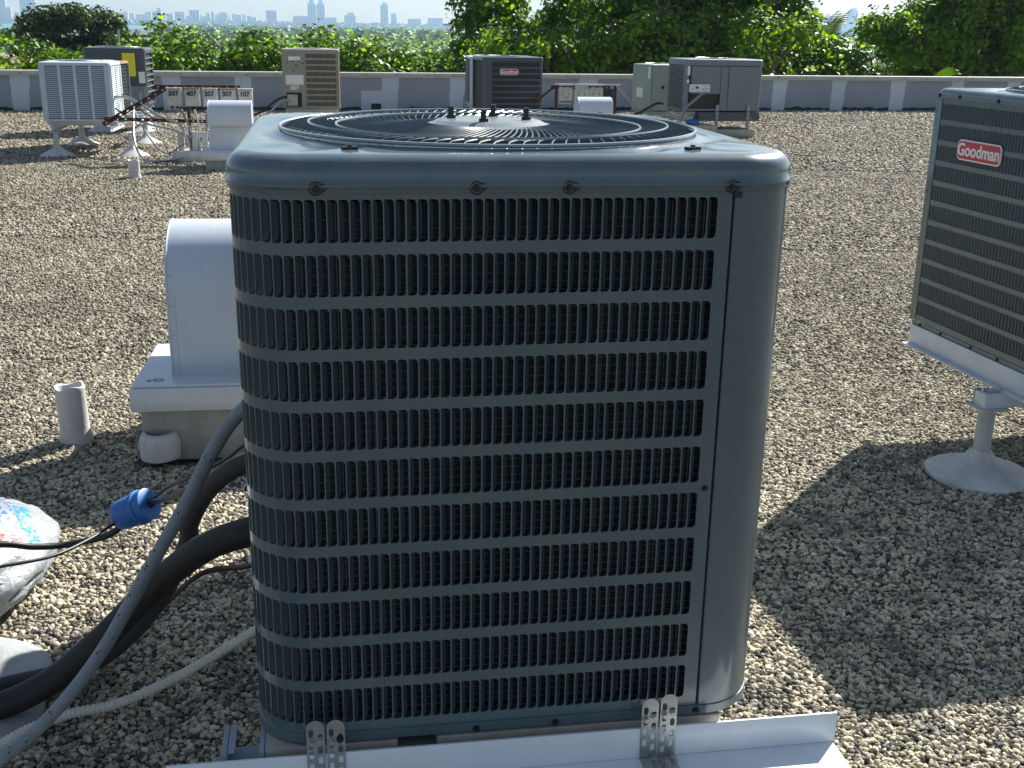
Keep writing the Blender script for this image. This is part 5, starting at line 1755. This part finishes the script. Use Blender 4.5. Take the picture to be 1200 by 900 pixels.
def palm(label, x, y, ztop, spread, nf=15, seed=0, group=None, mat='palm_leaf', up=.4):
    rr_ = random.Random(seed)
    t = thing('palm_tree', label, 'palm tree', (x, y, ZG), 0, group)
    H_ = ztop - ZG - spread * .45
    q = MB(); q.tube(cubic([(0, 0, -.3), (.2, 0, H_ * .5), (0, 0, H_)], 5), .16, 8); q.build('trunk', 'trunk', t)
    q = MB()
    for k in range(nf):
        a = 2 * PI * k / nf + rr_.uniform(-.2, .2)
        el = rr_.uniform(-.15, 1.15)
        P_ = []
        for i in range(9):
            s_ = i / 8
            e = el - s_ * s_ * (1.5 - up)
            if i == 0: P_.append(Vector((0, 0, H_)))
            else: P_.append(P_[-1] + Vector((math.cos(a) * math.cos(e), math.sin(a) * math.cos(e), math.sin(e))) * spread / 8)
        for i in range(8):
            for j in range(3):
                p0 = P_[i].lerp(P_[i + 1], j / 3)
                d = (P_[i + 1] - P_[i]).normalized()
                sd_ = d.cross(Vector((0, 0, 1))).normalized()
                ll = spread * .30 * math.sin(PI * (.12 + .85 * (i + j / 3) / 8))
                for sg_ in (-1, 1):
                    tip = p0 + sd_ * sg_ * ll * .8 + d * ll * .55 - Vector((0, 0, ll * .45))
                    wv = d * spread * .014
                    q.add([p0 - wv, p0 + wv, tip], [(0, 1, 2)])
    q.build('crown', mat, t, smooth=False)
    return t
palm('left of the pair of dark palms on the far horizon line', -3.9, 95, 2.1, 2.6, seed=1)
palm('right of the pair of dark palms on the far horizon line', -1.95, 92, 2.05, 2.4, seed=2)
palm('palm with drooping fronds left of the large centre trees', -.05, 62, .95, 2.3, 17, seed=3)
palm('small palm half hidden between the palms and the large centre trees', 1.3, 66, .40, 1.8, seed=4)
palm('full grey green palm in the gap right of the grey condenser', 13.0, 52, 1.75, 2.8, 22, seed=5, up=1.0)
palm('thin palm at the left of the gap right of the grey condenser', 11.35, 52, 1.6, 1.7, seed=6, up=1.1)
palm('small dark palm against the water at the far left', -26.3, 60, .35, 1.8, seed=7)

# antenna mast
q = MB(); q.cyl((-13.4, 40.0, ZG), (-13.52, 40.0, 1.35), .035, 6)
tag(q.build('utility_pole', 'galv'), 'thin pale pole standing before the dark flat topped tree', 'pole')
# low houses
def house(label, x, y, w_, d_, h_, rise, rz, wall='house_white', rf='house_roof'):
    t = thing('house', label, 'house', (x, y, ZG), rz)
    q = MB(); q.box((-w_ / 2, -d_ / 2, 0), (w_ / 2, d_ / 2, h_)); q.build('wall', wall, t, smooth=False)
    q = MB()
    e = .5
    q.add([(-w_ / 2 - e, -d_ / 2 - e, h_ + .01), (w_ / 2 + e, -d_ / 2 - e, h_ + .01), (w_ / 2 + e, d_ / 2 + e, h_ + .01), (-w_ / 2 - e, d_ / 2 + e, h_ + .01), (-w_ / 4, 0, h_ + rise), (w_ / 4, 0, h_ + rise)],
          [(0, 1, 5, 4), (1, 2, 5), (2, 3, 4, 5), (3, 0, 4), (3, 2, 1, 0)])
    q.build('roof', rf, t, smooth=False)
    for k in range(int(w_ / 3)):
        q = MB(); q.box((-w_ / 2 + 1 + k * 3, -d_ / 2 - .03, h_ - 2.4), (-w_ / 2 + 2.3 + k * 3, -d_ / 2 - .001, h_ - 1.0)); q.build('window', 'tower_glass', t, smooth=False)
    return t
house('house with a pinkish roof showing through the trees at the far left', -22.6, 52, 2.4, 3, 14.3, 1.0, .2)
house('low white flat topped house below the dark wide tree', -26.5, 86, 14, 8, 12.4, .8, .1, rf='house_white')
house('low white domed building amid trees right of the tan condenser', -19, 128, 6, 6, 11.2, 1.5, .2, rf='house_white')
house('long low white building left of the tan condenser', -44, 190, 14, 8, 10.6, .8, .1, rf='house_white')

# ------------------------------------------------------------------ land, bay and far shore
q = MB(); q.box((-4500, -50, -16.0), (4500, 5440, -15.0)); q.build('ground', 'terrain', kind='structure', smooth=False)
q = MB()
q.add([(-4490, 4700, -14.9), (4490, 4700, -14.9), (4490, 3300, -14.9), (-250, 3300, -14.9), (-1100, 2900, -14.9), (-250, 560, -14.9), (-900, 420, -14.9), (-4490, 420, -14.9)], [tuple(range(8))])
q.build('bay_water', 'water', kind='structure', smooth=False)
q = MB(); q.lathe([(1, 0), (.0005, .05)], 24, (0, 0, 0)); o = q.build('cleared_field', 'sand', kind='structure'); o.scale = (34, 60, 1); o.location = (-40, 520, -7.6)
# canopy of the far woods: joined tree tops
ico_v = []; 
import bmesh
bm = bmesh.new(); bmesh.ops.create_icosphere(bm, subdivisions=1, radius=1.0)
iv = np.array([v.co[:] for v in bm.verts]); ifc = np.array([[v.index for v in f.verts] for f in bm.faces]); bm.free()
def canopy(name, pts, rad, hz, per=16, size=.0042, mat='leaf_dark'):
    n = len(pts)
    dist = np.hypot(pts[:, 0], pts[:, 1])
    d = rng.normal(size=(n, per, 3)); d /= np.linalg.norm(d, axis=2)[:, :, None]
    d[:, :, 2] = np.abs(d[:, :, 2])
    sc = rad * (.6 + .8 * rng.random(n))
    C = pts[:, None, :] + d * np.stack([sc, sc, sc * hz], 1)[:, None, :] * (.75 + .35 * rng.random((n, per, 1)))
    sz = np.repeat(np.maximum(dist * size, .6), per)
    me = leaves_mesh(name, C.reshape(-1, 3), sz, mat, d.reshape(-1, 3))
    return link(name, me, kind='stuff')
def scatter(n, y0, y1, az0, az1, power=1.0):
    r_ = np.exp(rng.random(n) * (math.log(y1) - math.log(y0)) + math.log(y0))
    az = np.radians(az0 + (az1 - az0) * rng.random(n))
    return np.stack([r_ * np.sin(az), r_ * np.cos(az)], 1)
c1_ = scatter(6500, 120, 3200, -17.5, 30)
c1_ = c1_[~((c1_[:, 0] < -.30 * c1_[:, 1]) & (c1_[:, 1] > 380))]
k = len(c1_); c1_ = np.concatenate([c1_, (-13.0 + 5.0 * rng.random(k) ** 2 - 2.0 * (c1_[:, 1] > 1500))[:, None]], 1)
canopy('far_woods', c1_, 7.0, .7, 18)
c2_ = scatter(500, 110, 400, -32, -17)
c2_ = np.concatenate([c2_, (-13.5 + 2.5 * rng.random(len(c2_)))[:, None]], 1)
canopy('near_shore_woods', c2_, 5, .6, 18)
xs_ = rng.uniform(-3600, 4200, 4200)
c3_ = np.stack([xs_, rng.uniform(4720, 5200, 4200), rng.uniform(-13, -5, 4200)], 1)
canopy('far_shore_woods', c3_, 16, .8, 6, .0032, 'leaf_deep')

# skyline towers across the bay: (picture column, width px, height above horizon px, distance, material)
def tower(name, label, x, y, w_, d_, top, mat, kind='plain', group=None, cat='tower'):
    t = thing(name, label, cat, (x, y, ZG), math.atan2(-x, y) * .6, group)
    h_ = top - ZG
    q = MB(); q.box((-w_ / 2, -d_ / 2, 0), (w_ / 2, d_ / 2, h_)); q.build('wall', mat, t, smooth=False)
    if kind != 'block':
        nrib = max(3, int(w_ / 10))
        q = MB()
        for k in range(nrib):
            x_ = -w_ / 2 + w_ * (k + .5) / nrib
            q.box((x_ - w_ / nrib * .22, -d_ / 2 - 1.2, 4), (x_ + w_ / nrib * .22, -d_ / 2 - .1, h_ - 3))
        q.build('window_bay', 'tower_glass', t, smooth=False)
    if kind == 'spire':
        q = MB(); q.add([(-w_ * .42, -d_ * .42, h_), (w_ * .42, -d_ * .42, h_), (w_ * .42, d_ * .42, h_), (-w_ * .42, d_ * .42, h_), (0, 0, h_ + w_ * .9)], [(0, 1, 4), (1, 2, 4), (2, 3, 4), (3, 0, 4)])
        q.build('roof', mat, t, smooth=False)
    elif kind == 'step':
        q = MB(); q.box((-w_ * .25, -d_ * .25, h_ + .1), (w_ * .35, d_ * .25, h_ + 10)); q.build('penthouse', mat, t, smooth=False)
    return t
def col2x(px, Yd): return (px - 600) / 1325 * Yd * 1.0485
def lift(px, up, Yd):   # up = pixels above the horizon in that column
    return 1.67 + up / 1325 * Yd * 1.0485 * 1.02
SK = [(48, 15, 27, 4800, 'tower', 'plain', 'tall pale tower, leftmost on the far shore, cut by the top of the picture'),
      (57, 8, 12, 4790, 'tower2', 'block', 'short tan tower against the leftmost tall tower'),
      (79.5, 15.5, 21, 4800, 'tower', 'plain', 'broad ribbed tower block right of the leftmost tall tower'),
      (381, 8.5, 20, 4900, 'tower', 'spire', 'left of the twin pointed towers on the skyline'),
      (390.5, 8.5, 19.5, 4900, 'tower', 'spire', 'right of the twin pointed towers on the skyline'),
      (338, 11, 13, 4900, 'tower', 'plain', 'mid height pale block left of the twin pointed towers'),
      (371, 20, 8, 4930, 'tower', 'block', 'low wide block at the left foot of the twin pointed towers'),
      (399, 16, 7, 4930, 'tower', 'block', 'low wide block at the right foot of the twin pointed towers'),
      (421.5, 12, 9.5, 4950, 'tower', 'step', 'low pale block right of the twin pointed towers'),
      (458, 8, 20, 5000, 'tower', 'step', 'slim stepped tower above the pair of palms'),
      (468, 6, 12, 5050, 'tower', 'block', 'short tower right of the slim stepped tower'),
      (928, 11, 17.5, 5000, 'tower', 'plain', 'glassy tower in the gap between the right hand trees'),
      (955, 10, 22, 5000, 'tower', 'step', 'stepped tower above the grey green palm on the right'),
      (907.5, 3.5, 9, 5000, 'tower', 'block', 'thin low tower at the left of the right hand tree gap'),
      (917, 4.5, 10.5, 5000, 'tower', 'block', 'second thin tower in the right hand tree gap'),
      (218, 6, 11, 4900, 'tower', 'step', 'pointed pale tower above the switch boxes'),
      (256, 10, 12, 4900, 'tower', 'plain', 'boxy pale tower right of the pointed one above the small vent'),
      (153, 10, 13, 4900, 'tower', 'step', 'pale tower above the flat topped dark tree'),
      (490, 14, 7, 5000, 'tower', 'block', 'low tower block between the palms'),
      (512, 16, 8, 5000, 'tower', 'block', 'low tower block left of the large centre trees')]
for px, w_, up, Yd, mat, kd, lab in SK:
    hp = 1325 / (Yd * 1.0485)
    tower('tower_block', lab, col2x(px, Yd), Yd, w_ / hp, 30, lift(px, up, Yd), mat, kd)
for i in range(64):
    px = 22 + i * 5.4 + random.uniform(-2, 2) if i < 56 else 905 + (i - 56) * 9
    if 30 < px < 96 and i % 2: continue
    Yd = random.uniform(4880, 5150)
    hp = 1325 / (Yd * 1.0485)
    bandh = 6.0 + 4.0 * random.random() * (1.2 if 140 < px < 300 else .8)
    tower('far_building', 'small pale hazy building on the far shoreline skyline', col2x(px, Yd), Yd, random.uniform(3, 8) / hp, 30, lift(px, bandh, Yd), random.choice(['tower', 'tower2', 'house_white']), 'block', 'small buildings of the far skyline', 'building')

# ------------------------------------------------------------------ haze: one closed box of thin air round everything
q = MB(); q.box((-4600, -60, -17.2), (4600, 5460, 131))
hz = q.build('haze', 'terrain', kind='stuff', smooth=False)
hm = bpy.data.materials.new('thin sea air'); hm.use_nodes = True
hm.node_tree.nodes.clear()
ho = hm.node_tree.nodes.new('ShaderNodeOutputMaterial')
pv = hm.node_tree.nodes.new('ShaderNodeVolumePrincipled')
pv.inputs['Color'].default_value = (0.50, 0.74, 1.0, 1)
pv.inputs['Density'].default_value = 0.00015
pv.inputs['Anisotropy'].default_value = 0.3
hm.node_tree.links.new(pv.outputs[0], ho.inputs['Volume'])
hz.data.materials.clear(); hz.data.materials.append(hm)
